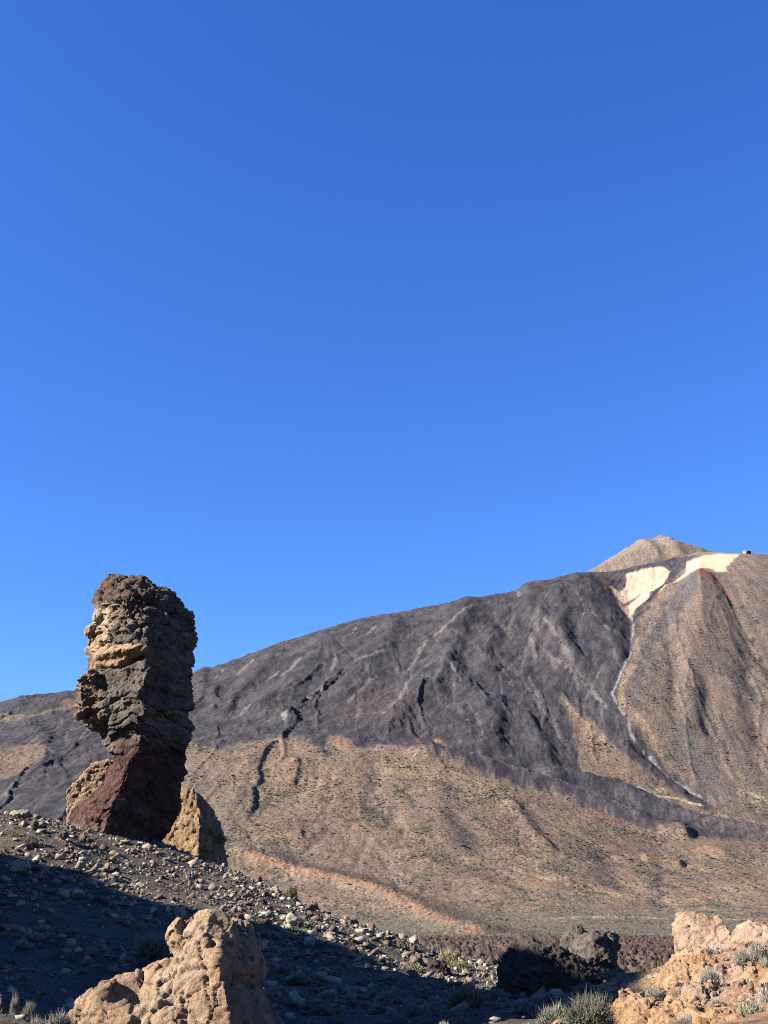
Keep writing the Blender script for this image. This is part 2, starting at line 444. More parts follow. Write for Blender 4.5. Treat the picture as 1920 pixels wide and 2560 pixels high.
def sculpt(px, amp, wl_, wr, fade=0.12, power=2):
    """raise (or cut) the ground along a line; wl_/wr = widths in metres left and right of its running direction"""
    global Z
    P = wpts(px)
    d, sg, par = line_sd(XX, YY, P)
    d = np.maximum(0, d + SC_J * min(1.0, wl_ / 20))
    w = np.where(sg > 0, wr, wl_) * SC_W
    e = sstep(0, fade, par) * sstep(0, fade, 1 - par) if fade else 1.0
    Z = Z + amp * e * np.exp(-(d / w) ** power)
    return d, sg, par
# channels and levees that run down the fall line
gYs, gXs = np.gradient(Zb); gXs = gXs / np.gradient(XX, axis=1); gYs = gYs / np.gradient(YY, axis=0)
rsm = np.random.default_rng(17)
chan = np.zeros(XX.shape); wash = np.zeros(XX.shape); shr = np.zeros(XX.shape); lev = np.zeros(XX.shape)
def trace(u0, v0, n=26, step=34.0):
    x, y = ground_mt(u0, v0); out = [(x, y)]; drift = rsm.normal(0, 0.25)
    for _ in range(n):
        i = np.clip(np.searchsorted(Y_ax, y), 1, NR - 2); j = int(np.clip((x / y - A_ax[0]) / (A_ax[1] - A_ax[0]), 1, NA - 2))
        g = np.array([gXs[i, j], gYs[i, j]]); g = g / (np.linalg.norm(g) + 1e-9)
        g = -g; drift = 0.8 * drift + rsm.normal(0, 0.14); c_, s_2 = math.cos(drift), math.sin(drift)
        x += step * (g[0] * c_ - g[1] * s_2); y += step * (g[0] * s_2 + g[1] * c_); out.append((x, y))
    return out
for k in range(250):
    if k >= 150:
        u0 = rsm.uniform(480, 1960); v0 = np.interp(u0, [480, 900, 1300, 1650, 1960], [1880, 1880, 1980, 2100, 2110]) + rsm.uniform(0, 200)
    elif k < 100:
        u0 = rsm.uniform(-60, 1540); v0 = np.interp(u0, [-60, 480, 900, 1440, 1540], [1770, 1700, 1550, 1450, 1480]) + rsm.uniform(6, 260)
    else:
        u0 = rsm.uniform(1600, 1980); v0 = rsm.uniform(1440, 1900)
    if not (0 <= u0 < 1990): continue
    pts = trace(u0, v0, int(rsm.integers(7, 24)), 34.0 if k < 150 else 42.0)
    xs = [p[0] for p in pts]; ys = [p[1] for p in pts]
    j0, j1 = np.clip(np.searchsorted(A_ax, [min(x / y for x, y in pts) - 0.012, max(x / y for x, y in pts) + 0.012]), 0, NA)
    i0, i1 = np.clip(np.searchsorted(Y_ax, [min(ys) - 60, max(ys) + 60]), 0, NR)
    if i1 - i0 < 3 or j1 - j0 < 3: continue
    sl = (slice(i0, i1), slice(j0, j1))
    dd, sg, par = line_sd(XX[sl], YY[sl], pts)
    wd = rsm.uniform(4, 11); e = sstep(0, 0.15, par) * sstep(0, 0.3, 1 - par) * (0.6 + 0.4 * (lava[sl] > 0.5))
    dj = dd + 6 * fbm2(XX[sl] / 30, YY[sl] / 30, 2, 18) + 5 * fbm2(XX[sl] / 9, YY[sl] / 12, 2, 19)
    if k >= 150:
        sg_ = rsm.uniform(0.4, 1); Z[sl] -= rsm.uniform(0.8, 3.2) * e * np.exp(-(dj / (wd * 1.3)) ** 2)
        tgt = wash if k % 5 < 2 else shr
        tgt[sl] = np.maximum(tgt[sl], sg_ * e * np.exp(-(dj / (wd * (0.7 if k % 5 < 2 else 1.6))) ** 2))
    elif k % 3:
        Z[sl] -= rsm.uniform(0.5, 3.5) * e * np.exp(-(dj / wd) ** 2)
        chan[sl] = np.maximum(chan[sl], e * np.exp(-(dj / (wd * 0.9)) ** 2) * rsm.uniform(0.2, 1))
    else:
        wd *= 0.75; Z[sl] += rsm.uniform(4, 9) * e * np.exp(-(dj / wd) ** 2); lev[sl] = np.maximum(lev[sl], e * np.exp(-(dj / wd) ** 2))
GULLY = [(1573, 1531), (1581, 1568), (1583, 1625), (1556, 1669), (1533, 1730), (1570, 1799), (1571, 1828), (1596, 1864), (1645, 1900), (1682, 1933), (1758, 1983), (1792, 2027)]
gd, gs, gp = sculpt(GULLY[3:], -14, 100, 130, 0.15, 1.3)
sculpt(GULLY[1:], -9, 14, 20, 0.1, 2)
sculpt([(1752, 1425), (1762, 1520), (1740, 1640), (1700, 1780), (1720, 1900)], 60, 190, 170, 0.1, 1.5)
RG = [(1783, 1441), (1826, 1502), (1855, 1575), (1891, 1636), (1925, 1670), (1980, 1740)]
sculpt(RG, -30, 50, 36, 0.06, 1.6)
sculpt([(1760, 1690), (1775, 1760), (1770, 1830), (1790, 1890)], -18, 40, 30, 0.15)
sculpt([(1860, 1600), (1870, 1700), (1885, 1800), (1910, 1900)], -16, 40, 30, 0.15)
sculpt([(1690, 1650), (1700, 1720), (1690, 1790), (1700, 1850)], -12, 34, 30, 0.15)
# lava tongues with levees
sculpt([(1010, 1872), (1130, 1895), (1300, 1945), (1440, 1990), (1560, 2040), (1680, 2082), (1740, 2092)], 26, 50, 42, 0.08, 3)
sculpt([(1330, 1940), (1440, 1948), (1540, 1972), (1640, 2018), (1750, 2058), (1900, 2088), (2000, 2094)], 24, 40, 40, 0.06, 3)
sculpt([(1120, 1880), (1230, 1902), (1330, 1930), (1420, 1965), (1520, 2005), (1600, 2045)], -10, 16, 16, 0.1)
# levees on the dark flank and the brown slope (right sides fall into shade)
for px, h_, wa, wb in (
    ([(694, 1846), (664, 1874), (640, 1925), (648, 1952), (630, 1980), (631, 2020), (604, 2058)], 11, 8, 60),
    ([(744, 1893), (741, 1934), (731, 1970)], 8, 9, 40),
    ([(752, 2075), (748, 2100)], 7, 8, 30),
    ([(1240, 1730), (1252, 1790), (1235, 1840), (1258, 1890)], 24, 30, 70),
    ([(1300, 1770), (1330, 1820), (1360, 1870), (1380, 1920)], 20, 30, 60),
    ([(545, 1712), (530, 1745), (545, 1765), (520, 1790)], 18, 18, 50),
    ([(585, 1745), (575, 1775), (560, 1790)], 12, 14, 40),
    ([(700, 1770), (728, 1790), (745, 1810)], 16, 16, 50),
    ([(1325, 1585), (1340, 1610), (1330, 1640)], 14, 20, 45),
    ([(1290, 1465), (1330, 1530), (1385, 1600), (1430, 1660), (1500, 1720)], 26, 60, 50),
    ([(1180, 1500), (1150, 1580), (1120, 1660), (1060, 1760)], 34, 50, 80),
    ([(1390, 1455), (1400, 1540), (1420, 1620), (1470, 1690)], 22, 40, 60),
    ([(1235, 1560), (1215, 1640), (1240, 1720)], 26, 40, 70),
    ([(700, 1620), (640, 1690), (560, 1760)], 16, 36, 50),
    ([(1050, 1700), (1010, 1780), (960, 1840)], 16, 30, 50),
    ([(1150, 1760), (1160, 1830), (1200, 1890)], 18, 34, 50),
    ([(560, 1660), (500, 1730), (470, 1800)], 14, 30, 50),
    ([(60, 1800), (110, 1850), (100, 1960)], 12, 30, 50),
    ([(1000, 1540), (960, 1620), (900, 1690), (820, 1770)], 20, 50, 60),
    ([(1100, 1650), (1180, 1740), (1240, 1840)], 20, 50, 50),
    ([(830, 1580), (780, 1660), (700, 1730), (620, 1790)], 18, 50, 50),
    ([(935, 1880), (944, 1952), (925, 2000), (945, 2050)], -7, 26, 26),
    ([(1000, 2010), (985, 2040), (970, 2075)], -7, 22, 22),
    ([(1270, 1990), (1327, 2077), (1388, 2138)], 12, 24, 34),
    ([(1120, 2010), (1180, 2080), (1220, 2150)], -8, 30, 30),
    ([(1500, 2110), (1540, 2180), (1580, 2240)], -12, 40, 40),
    ([(1600, 2145), (1660, 2158), (1715, 2164)], 14, 30, 30),
    ([(1755, 2118), (1800, 2132), (1830, 2150)], 12, 26, 30),
    ([(1355, 2190), (1500, 2225), (1655, 2270)], 11, 30, 60),
    ([(1000, 2120), (1150, 2190), (1300, 2240)], 8, 40, 60)):
    sculpt(px, h_, wa, wb if h_ > 0 else wa, 0.15, 2)
ORANGE = [(560, 2120), (642, 2160), (739, 2188), (836, 2210), (920, 2236), (975, 2258), (1022, 2280), (1080, 2312), (1130, 2335), (1195, 2346)]
od, osg, op_ = sculpt([(u + 8, v - 5) for u, v in ORANGE], 13, 60, 26, 0.05, 2)
flow_top = sstep(3, 0, 0) 
Z += 3.0 * fbm2(XX / 14, YY / 18, 3, 71, 0.7, True) * np.exp(-(od / 60) ** 2)
plain_w = sstep(2000, 1500, YY)
Z = Z * 1.0 + plain_w * 0.8 * fbm2(XX / 12, YY / 20, 3, 72, 0.6)

# ---- colours of the ground, with some haze blue in the lava
def mix(c, col, f):
    return c + (np.asarray(col) - c) * f[..., None]
n_big = fbm2(XX / 260, YY / 320, 4, 81); n_mid = fbm2(XX / 60, YY / 80, 4, 82); n_fin = fbm2(XX / 14, YY / 18, 3, 83)
C = np.empty(XX.shape + (3,)); C[:] = (0.278, 0.198, 0.149)
scrub = np.ones(XX.shape) * 0.85
C = mix(C, (0.36, 0.262, 0.180), sstep(0.0, 0.5, n_big + 0.4 * n_mid))
C = mix(C, (0.215, 0.150, 0.120), sstep(0.05, 0.5, -n_big + 0.5 * n_mid))
C = mix(C, (0.33, 0.185, 0.115), 0.7 * sstep(0.25, 0.5, fbm2(XX / 120, YY / 160, 4, 84)))
C = mix(C, (0.44, 0.34, 0.235), 0.55 * wash); C = mix(C, (0.13, 0.105, 0.082), 0.55 * shr * sstep(-0.3, 0.3, n_fin + n_mid)); scrub = scrub * (1 - 0.7 * wash) + 0.4 * shr
plain = sstep(2262, 2300, wv)
C = mix(C, (0.215, 0.180, 0.130), plain); scrub += 0.35 * plain
left_low = sstep(760, 480, wu) * sstep(1900, 2000, wv)
C = mix(C, (0.225, 0.175, 0.135), left_low); scrub += 0.25 * left_low
C = mix(C, (0.42, 0.36, 0.26), 0.8 * sstep(4, 0, np.abs(wv - 2297 - 3 * np.sin(u_ / 90))) * sstep(1320, 1420, wu))
# right-hand flank
RIGHT_P = [(1745, 1392), (1700, 1440), (1640, 1520), (1592, 1560), (1600, 1640), (1560, 1740), (1620, 1830), (1700, 1920), (1800, 2030), (1920, 2064), (2600, 2060), (2600, 1360), (1900, 1370)]
rp = sstep(-4, 6, poly_sd(wu, wv, RIGHT_P))
C = mix(C, (0.222, 0.172, 0.142), rp); scrub = np.where(rp > 0.5, 0.75, scrub)
streak = fbm2((th + warp) * 60, rho / 700, 3, 85)
C = mix(C, (0.150, 0.130, 0.130), rp * sstep(0.0, 0.45, streak + 0.25 * n_mid) * 0.8)
C = mix(C, (0.27, 0.175, 0.13), rp * sstep(0.1, 0.5, -streak) * 0.7)
C = mix(C, (0.32, 0.255, 0.205), 0.5 * rp * chan); C = mix(C, (0.12, 0.10, 0.095), 0.5 * rp * lev)
for P, c, s in (
    ([(1752, 1448), (1700, 1485), (1630, 1585), (1598, 1655), (1630, 1650), (1690, 1570), (1745, 1510)], (0.125, 0.115, 0.122), 0.85),
    ([(1600, 1640), (1560, 1735), (1590, 1790), (1640, 1740), (1640, 1660)], (0.14, 0.125, 0.125), 0.6),
    ([(1722, 1432), (1755, 1420), (1795, 1445), (1835, 1510), (1800, 1500), (1750, 1470)], (0.27, 0.135, 0.105), 0.95),
    ([(1795, 1445), (1840, 1500), (1870, 1570), (1925, 1670), (1925, 1640), (1880, 1540), (1830, 1460)], (0.10, 0.092, 0.095), 0.8),
    ([(1640, 1830), (1700, 1900), (1760, 1960), (1800, 1990), (1770, 1900), (1720, 1830)], (0.15, 0.135, 0.132), 0.75),
    ([(1790, 1830), (1760, 1900), (1770, 1960), (1810, 1900)], (0.14, 0.128, 0.128), 0.6),
    ([(1840, 1390), (1930, 1392), (1930, 1640), (1870, 1540), (1810, 1440)], (0.25, 0.20, 0.175), 0.6)):
    C = mix(C, c, s * sstep(-6, 10, poly_sd(wu, wv, P)))
C = mix(C, (0.46, 0.40, 0.24), 0.9 * sstep(-4, 5, poly_sd(wu, wv, [(1850, 1970), (1905, 1985), (1940, 2020), (1940, 2050), (1890, 2015)])) * sstep(-0.3, 0.2, n_fin + n_mid))
# dark lava flank: blue-grey rock, with the blue of distant haze mixed in
lcol = np.empty_like(C); lcol[:] = (0.071, 0.066, 0.076)
lcol = mix(lcol, (0.108, 0.097, 0.102), sstep(-0.05, 0.45, rib2 - 0.35 + 0.7 * n_mid))
lcol = mix(lcol, (0.150, 0.124, 0.116), 0.6 * sstep(0.12, 0.5, streak + 0.5 * n_big + 0.3 * n_mid))
lcol = mix(lcol, (0.042, 0.039, 0.048), sstep(0.1, 0.5, -n_mid + 0.5 * n_fin))
lcol = mix(lcol, (0.20, 0.175, 0.165), 0.9 * chan); lcol = mix(lcol, (0.046, 0.043, 0.054), 0.6 * lev)
reddish = sstep(-10, 60, poly_sd(wu, wv, [(760, 1790), (900, 1700), (1050, 1720), (1100, 1800), (1000, 1850), (850, 1830)]))
lcol = mix(lcol, (0.135, 0.098, 0.088), 0.6 * reddish)
lcol = lcol * np.array([0.94, 0.96, 1.05])
C = C + (lcol - C) * lava[..., None]; scrub = scrub * (1 - 0.92 * lava)
# patches on the lava
for P, c, s in (
    ([(0, 1868), (117, 1864), (126, 1884), (107, 1913), (45, 1936), (-60, 1965), (-300, 1990), (-300, 1870)], (0.26, 0.185, 0.135), 0.9),
    ([(-300, 1812), (0, 1786), (60, 1790), (120, 1776), (190, 1762), (190, 1768), (110, 1786), (40, 1806), (-300, 1836)], (0.26, 0.22, 0.15), 0.85),
    ([(148, 1762), (150, 1750), (190, 1748), (190, 1770)], (0.27, 0.16, 0.11), 0.8),
    ([(0, 1985), (30, 1960), (50, 1945), (20, 1990), (0, 2000)], (0.22, 0.20, 0.19), 0.6),
    ([(821, 1839), (850, 1836), (880, 1852), (893, 1868), (850, 1866)], (0.31, 0.20, 0.13), 0.9),
    ([(1074, 1848), (1100, 1845), (1119, 1870), (1098, 1878)], (0.40, 0.225, 0.14), 0.9),
    ([(1020, 1850), (1045, 1846), (1065, 1856), (1030, 1862)], (0.14, 0.085, 0.07), 0.8),
    ([(700, 1792), (722, 1790), (714, 1812), (704, 1808)], (0.40, 0.38, 0.36), 0.8),
    ([(1005, 1735), (1020, 1722), (1022, 1735), (990, 1765), (970, 1775)], (0.24, 0.20, 0.165), 0.7),
    ([(950, 1775), (1010, 1740), (960, 1790), (890, 1790)], (0.19, 0.14, 0.115), 0.6),
    ([(1290, 1455), (1350, 1460), (1420, 1530), (1460, 1560), (1440, 1545), (1360, 1480)], (0.15, 0.12, 0.105), 0.6),
    ([(1495, 1445), (1525, 1450), (1545, 1480), (1560, 1500), (1520, 1478)], (0.20, 0.095, 0.075), 0.85)):
    C = mix(C, c, s * sstep(-3, 5, poly_sd(wu, wv, P)))
# summit cone
C = mix(C, (0.285, 0.225, 0.193), is_cone * sstep(1445, 1430, wv))
C = mix(C, (0.34, 0.26, 0.19), 0.6 * is_cone * sstep(0.1, 0.5, n_mid + 0.4 * n_big))
C = mix(C, (0.17, 0.14, 0.125), 0.6 * is_cone * sstep(0.1, 0.5, -streak))
C = mix(C, (0.52, 0.44, 0.37), 0.7 * is_cone * sstep(1354, 1348, wv) * sstep(0.1, 0.4, n_fin + n_mid) * sstep(1640, 1655, wu))
C = mix(C, (0.36, 0.24, 0.19), 0.8 * is_cone * sstep(1366, 1352, wv) * sstep(1630, 1610, wu))
scrub = scrub * (1 - is_cone) * sstep(1400, 1560, wv) * (0.35 + 0.75 * sstep(-0.25, 0.25, fbm2(XX / 190, YY / 240, 4, 90)))
# pumice fields
for P in ([(1566, 1437), (1606, 1425), (1653, 1416), (1676, 1430), (1664, 1455), (1638, 1481), (1620, 1502), (1588, 1532), (1573, 1553), (1551, 1517), (1537, 1488), (1526, 1466), (1551, 1484), (1566, 1466)],
          [(1718, 1405), (1754, 1390), (1797, 1384), (1850, 1386), (1834, 1400), (1818, 1416), (1800, 1420), (1754, 1419), (1729, 1434), (1689, 1459), (1668, 1474), (1650, 1492), (1660, 1478), (1714, 1434), (1716, 1420)],
          [(1770, 1418), (1812, 1408), (1818, 1430), (1795, 1430)]):
    s = sstep(-2.5, 3, poly_sd(u_ + 0.35 * (wu - u_), v_ + 0.35 * (wv - v_), P) + 2 * n_fin)
    s = s * sstep(-0.8, -0.5, n_fin + 0.6 * n_mid); C = mix(C, (0.92, 0.67, 0.46), s); C = mix(C, (0.70, 0.43, 0.27), s * 0.7 * sstep(0.1, 0.5, n_mid))
    scrub = scrub * (1 - s)
C = mix(C, (0.22, 0.14, 0.11), sstep(-2, 2, poly_sd(wu, wv, [(1555, 1518), (1580, 1502), (1604, 1492), (1600, 1500), (1570, 1516)])))
# grey band on the lava tongues and the pale edges beside them
def px_line(pts, w, c, s, brk=None):
    global C, scrub
    d, _, par = line_sd(wu, wv, pts)
    f = s * sstep(w, w * 0.4, d) * sstep(0, 0.05, par) * sstep(0, 0.05, 1 - par)
    if brk is not None: f = f * sstep(brk, brk + 0.3, n_fin + n_mid)
    C = mix(C, c, f); scrub = scrub * (1 - f)
px_line([(1345, 1950), (1430, 1978), (1500, 2003), (1560, 2035), (1600, 2055)], 14, (0.205, 0.178, 0.178), 0.85, -0.3)
px_line([(1150, 1898), (1240, 1922), (1300, 1945)], 6, (0.19, 0.172, 0.17), 0.8, -0.3)
px_line([(1650, 2015), (1760, 2068), (1900, 2094), (1990, 2100)], 10, (0.17, 0.14, 0.138), 0.8, -0.3)
px_line([(1200, 1895), (1250, 1915), (1300, 1922)], 4, (0.30, 0.28, 0.27), 0.8, -0.2)
px_line([(1588, 1966), (1622, 1982), (1650, 1990), (1700, 1995), (1765, 2020)], 5, (0.58, 0.49, 0.31), 0.95)
px_line([(1640, 1965), (1665, 1975), (1690, 1990)], 13, (0.50, 0.43, 0.27), 0.8, -0.15)
px_line([(1450, 1925), (1490, 1938), (1530, 1955)], 6, (0.45, 0.38, 0.26), 0.8, -0.2)
px_line(GULLY, 4.2, (0.42, 0.385, 0.37), 0.85, -0.45)
px_line([(1440, 1480), (1456, 1510), (1458, 1545)], 4, (0.27, 0.225, 0.185), 0.7, -0.4)
px_line([(1322, 1598), (1332, 1615), (1342, 1650)], 4, (0.27, 0.225, 0.185), 0.7, -0.4)
for pts, w in (([(1196, 1523), (1110, 1580), (1038, 1631)], 4), ([(961, 1640), (898, 1658)], 4), ([(843, 1640), (836, 1660), (821, 1688)], 5), ([(812, 1726), (757, 1752)], 6), ([(1022, 1718), (997, 1756)], 5),
               ([(990, 1768), (950, 1790)], 4), ([(904, 1772), (884, 1797)], 4), ([(940, 1565), (918, 1588)], 5), ([(890, 1570), (868, 1588)], 4), ([(633, 1768), (595, 1790)], 4), ([(556, 1672), (538, 1696)], 4),
               ([(704, 1676), (665, 1708)], 3.5), ([(1476, 1528), (1500, 1550), (1525, 1578)], 4), ([(1374, 1647), (1450, 1705), (1523, 1770)], 3.5), ([(1470, 1720), (1523, 1764)], 3), ([(1130, 1690), (1155, 1720)], 4),
               ([(1165, 1815), (1200, 1858)], 5), ([(1290, 1465), (1300, 1500)], 3), ([(1355, 1560), (1400, 1625), (1420, 1660)], 5), ([(1250, 1660), (1280, 1720)], 5), ([(1070, 1600), (1020, 1680)], 5), ([(760, 1640), (700, 1700)], 5),
               ([(640, 1650), (590, 1690)], 4), ([(1320, 1690), (1350, 1760)], 5), ([(930, 1700), (870, 1760)], 5)):
    px_line(pts, w * 1.15, (0.25, 0.22, 0.205), 0.85, -0.4)
for (u0, v0, r0) in ((1325, 1580, 8), (1440, 1600, 7), (1500, 1640, 6), (1437, 1602, 9), (1530, 1620, 7), (1425, 1560, 6), (1465, 1755, 8), (1410, 1870, 8), (1385, 1880, 7), (1160, 1745, 8), (1300, 1835, 9), (1290, 1880, 8), (545, 1720, 9), (530, 1742, 8), (585, 1765, 8),
                     (730, 1780, 9), (745, 1795, 8), (690, 1790, 7), (1010, 1800, 7), (900, 1862, 7), (1090, 1690, 6), (1800, 1520, 6), (1880, 1600, 9), (1900, 1640, 9), (1890, 1565, 8), (1860, 1525, 7), (1620, 1527, 8), (1740, 1760, 6), (1755, 1830, 6), (1280, 1640, 7), (1200, 1560, 6), (1100, 1560, 7), (980, 1600, 6)):
    C = mix(C, (0.040, 0.038, 0.050), 0.85 * sstep(r0, r0 * 0.4, np.hypot((wu - u0) * 0.7, (wv - v0) * 1.2) + 5 * n_fin))
px_line([(745, 1600), (770, 1640), (830, 1640)], 4, (0.15, 0.13, 0.12), 0.5, -0.3)
# orange lava levee in front of the plain
ef = sstep(0.03, 0.12, op_) * sstep(0, 0.02, 1 - op_)
face = np.where(osg > 0, sstep(26, 12, od + 12 * n_mid), sstep(12, 4, od)) * ef
C = mix(C, (0.36, 0.205, 0.13), face * sstep(-0.45, 0.15, n_fin + n_mid)); scrub = scrub * (1 - 0.85 * face)
topm = np.where(osg < 0, sstep(8, 18, od) * sstep(100, 60, od), 0) * ef
C = mix(C, (0.15, 0.10, 0.082), 0.85 * topm); scrub = scrub * (1 - 0.4 * topm)
for P, c, s in (
    ([(700, 1850), (790, 1870), (800, 1930), (740, 1990), (660, 1990), (650, 1930)], (0.30, 0.19, 0.135), 0.6),
    ([(690, 1850), (655, 1880), (630, 1930), (620, 2000), (560, 2060), (570, 2020), (610, 1960), (630, 1890)], (0.16, 0.11, 0.095), 0.8),
    ([(940, 1890), (1130, 1920), (1280, 1980), (1290, 2010), (1100, 1960), (960, 1930)], (0.40, 0.29, 0.19), 0.6),
    ([(1410, 2010), (1520, 2040), (1610, 2078), (1600, 2088), (1500, 2056)], (0.38, 0.22, 0.14), 0.6),
    ([(1600, 2138), (1710, 2150), (1720, 2170), (1650, 2166), (1590, 2150)], (0.27, 0.145, 0.105), 0.75),
    ([(1740, 2112), (1800, 2120), (1820, 2145), (1780, 2140)], (0.30, 0.165, 0.115), 0.75),
    ([(1735, 2235), (1775, 2225), (1780, 2250), (1750, 2262)], (0.36, 0.19, 0.12), 0.7),
    ([(1318, 2070), (1340, 2075), (1385, 2130), (1370, 2130)], (0.33, 0.185, 0.125), 0.8),
    ([(1335, 2140), (1365, 2142), (1372, 2160), (1345, 2158)], (0.48, 0.40, 0.25), 0.8),
    ([(960, 2186), (985, 2184), (1005, 2200), (985, 2200)], (0.48, 0.40, 0.27), 0.8),
    ([(1300, 2210), (1500, 2225), (1640, 2260), (1500, 2262), (1380, 2240)], (0.36, 0.25, 0.17), 0.6),
    ([(1850, 2240), (1930, 2200), (1930, 2300), (1880, 2300)], (0.29, 0.18, 0.13), 0.6)):
    C = mix(C, c, s * sstep(-5, 8, poly_sd(wu, wv, P)) * sstep(-0.6, 0.0, n_fin + n_mid))
C *= (1 + 0.16 * (1 - lava))[..., None] * np.where(lava[..., None] > 0.5, 1.0, np.array([1.0, 1.0, 0.985]))
C *= (1 + 0.26 * n_fin + 0.16 * n_mid + 0.22 * fbm2(XX / 6, YY / 9, 2, 89))[..., None]
C = np.clip(C, 0.02, 1.0)

M_mt = terrain_mat('mountain_ground', 0.17, (0.030, 0.030, 0.022), 0.985, 1.06, 0.15, 0.58, 5.0)
mt = add('mountain', mesh_np('mountain', np.stack([XX, YY, Z], -1).reshape(-1, 3), grid_faces(NR, NA), M_mt, False, C.reshape(-1, 3), {'scrub': np.clip(scrub, 0, 1.3).ravel()}))
tag(mt, 'dark lava volcano flank above brown scrub slopes', None, None, 'structure')

# the scrub of the slopes, far too many and too far to count
rsc = np.random.default_rng(41)
pat = fbm2(XX / 70, YY / 95, 4, 93) + 0.35 * n_big
wgt = np.clip(scrub, 0, 1.2) * (0.18 + 1.0 * sstep(-0.05, 0.35, pat)) * (1 - 0.93 * lava) * (np.abs(u_ - 960) < 1020) * (v_ < 2350) * (v_ > 1480)
wf = (wgt / wgt.sum()).ravel()
idx = rsc.choice(wf.size, 36000, p=wf)
bx0 = XX.ravel()[idx]; by0 = YY.ravel()[idx]; bz0 = Z.ravel()[idx]
rad = np.exp(rsc.normal(0.70, 0.36, len(idx))) * np.interp(by0, [1350, 2000, 3000, 5000], [0.75, 0.95, 1.2, 1.25])
hgt = rad * rsc.uniform(0.45, 0.8, len(idx))
ang = rsc.uniform(0, 6.28, len(idx))[:, None] + np.arange(4) * (math.pi / 2)
rj = rad[:, None] * rsc.uniform(0.75, 1.3, (len(idx), 4))
ring = np.stack([bx0[:, None] + rj * np.cos(ang), by0[:, None] + rj * np.sin(ang), np.repeat(bz0[:, None] + 0.15 * hgt[:, None] - 0.3, 4, 1)], -1)
apex = np.stack([bx0, by0, bz0 + hgt], -1)[:, None]
sv_ = np.concatenate([ring, apex], 1).reshape(-1, 3)
b5 = (np.arange(len(idx)) * 5)[:, None]; k4 = np.arange(4)
sf_ = np.stack([b5 + k4, b5 + (k4 + 1) % 4, np.repeat(b5 + 4, 4, 1)], -1).reshape(-1, 3)
scol = np.repeat((np.array([0.135, 0.130, 0.098]) * rsc.uniform(0.6, 1.5, (len(idx), 1)) * (1 + 0.04 * rsc.normal(size=(len(idx), 3)))), 5, 0)
M_scrub = rock_mat('far_scrub', 0.6, 0.0, 0.1, 0.25)
tag(add('scrub', mesh_np('scrub', sv_, sf_, M_scrub, True, np.clip(scol, 0.02, 0.4))), 'low grey-green scrub dotting the brown slopes of the volcano', None, None, 'stuff')

# =================================================================== LAVA FIELD (flat, broken blocks)
NAl, NRl = 760, 240
a1 = np.concatenate([np.linspace(-0.43, -0.07, 70, endpoint=False), np.linspace(-0.07, 0.43, 560)]); NAl = len(a1); y1 = 240 * (1480 / 240.0) ** np.linspace(0, 1, NRl)
A2, Y2 = np.meshgrid(a1, y1); X2 = A2 * Y2
f1, f2, cid = worley2(X2 / 5.5, Y2 / 7.0, 1)
g1, g2, cid2 = worley2(X2 / 2.4, Y2 / 3.2, 2)
z2 = -21.4 + 3.6 * (1 - f1) * (0.3 + cid) + 1.5 * (1 - g1) * cid2 + 1.6 * fbm2(X2 / 40, Y2 / 60, 4, 5) + 0.7 * fbm2(X2 / 3, Y2 / 4, 3, 6)
z2 += 1.4 * (cid - 0.5) + 0.9 * (cid2 - 0.5) - 0.8 * np.exp(-((f2 - f1) / 0.12) ** 2)
z2 -= 3.0 * sstep(1380, 1480, Y2)
c2 = np.empty(X2.shape + (3,)); c2[:] = (0.140, 0.090, 0.062)
c2 = mix(c2, (0.20, 0.135, 0.098), sstep(0.35, 0.9, cid)); c2 = mix(c2, (0.075, 0.052, 0.046), sstep(0.5, 0.9, cid2))
M_lava = terrain_mat('lava_blocks', 0.16, (0.08, 0.07, 0.04), 0.95, 1.05, 0.5, 0.35, 0.8)
lf = add('lava_field', mesh_np('lava_field', np.stack([X2, Y2, z2], -1).reshape(-1, 3), grid_faces(NRl, NAl), M_lava, False, c2.reshape(-1, 3), {'scrub': 0.6 * sstep(600, 300, Y2).ravel()}))
tag(lf, 'flat field of red-brown lava blocks', None, None, 'structure')

# =================================================================== NEAR GROUND
ctl_px = [
    # crest of the mound
    (-500, 1980, 104), (-200, 2022, 104), (0, 2052, 104), (150, 2062, 108), (300, 2085, 114), (450, 2125, 117), (560, 2180, 113), (640, 2210, 109), (760, 2264, 103), (870, 2305, 98),
    (940, 2333, 94), (1000, 2358, 91), (1060, 2398, 88), (1120, 2428, 86), (1200, 2440, 86),
    # its face
    (-300, 2130, 90), (0, 2140, 91), (160, 2110, 98), (300, 2150, 100), (300, 2205, 90), (450, 2200, 97), (600, 2290, 85), (0, 2250, 76), (300, 2300, 73), (0, 2350, 64), (300, 2380, 62), (600, 2380, 72), (800, 2380, 79),
    (700, 2440, 63), (1000, 2450, 72), (0, 2450, 52), (300, 2480, 50), (700, 2510, 50), (1000, 2520, 52), (1200, 2490, 66), (1350, 2490, 70), (1480, 2480, 74), (1560, 2478, 78),
    (-250, 2500, 40), (60, 2545, 29), (180, 2562, 27), (300, 2600, 36), (700, 2600, 36), (1100, 2570, 40), (1300, 2560, 40), (450, 2680, 26), (800, 2700, 24), (1150, 2660, 26),
    # bank at the right
    (1450, 2590, 24), (1560, 2575, 24), (1700, 2565, 21.5), (1850, 2565, 18.5), (2000, 2550, 17), (1650, 2490, 31), (1750, 2475, 31), (1850, 2450, 32), (1960, 2410, 34), (2150, 2350, 36),
    (1700, 2396, 50), (1840, 2378, 49), (1960, 2356, 47), (2200, 2300, 50), (1590, 2525, 40), (1610, 2495, 60), (1500, 2515, 55), (1700, 2440, 75), (1900, 2410, 80), (2200, 2400, 80)]
cw = [at(*c) for c in ctl_px]
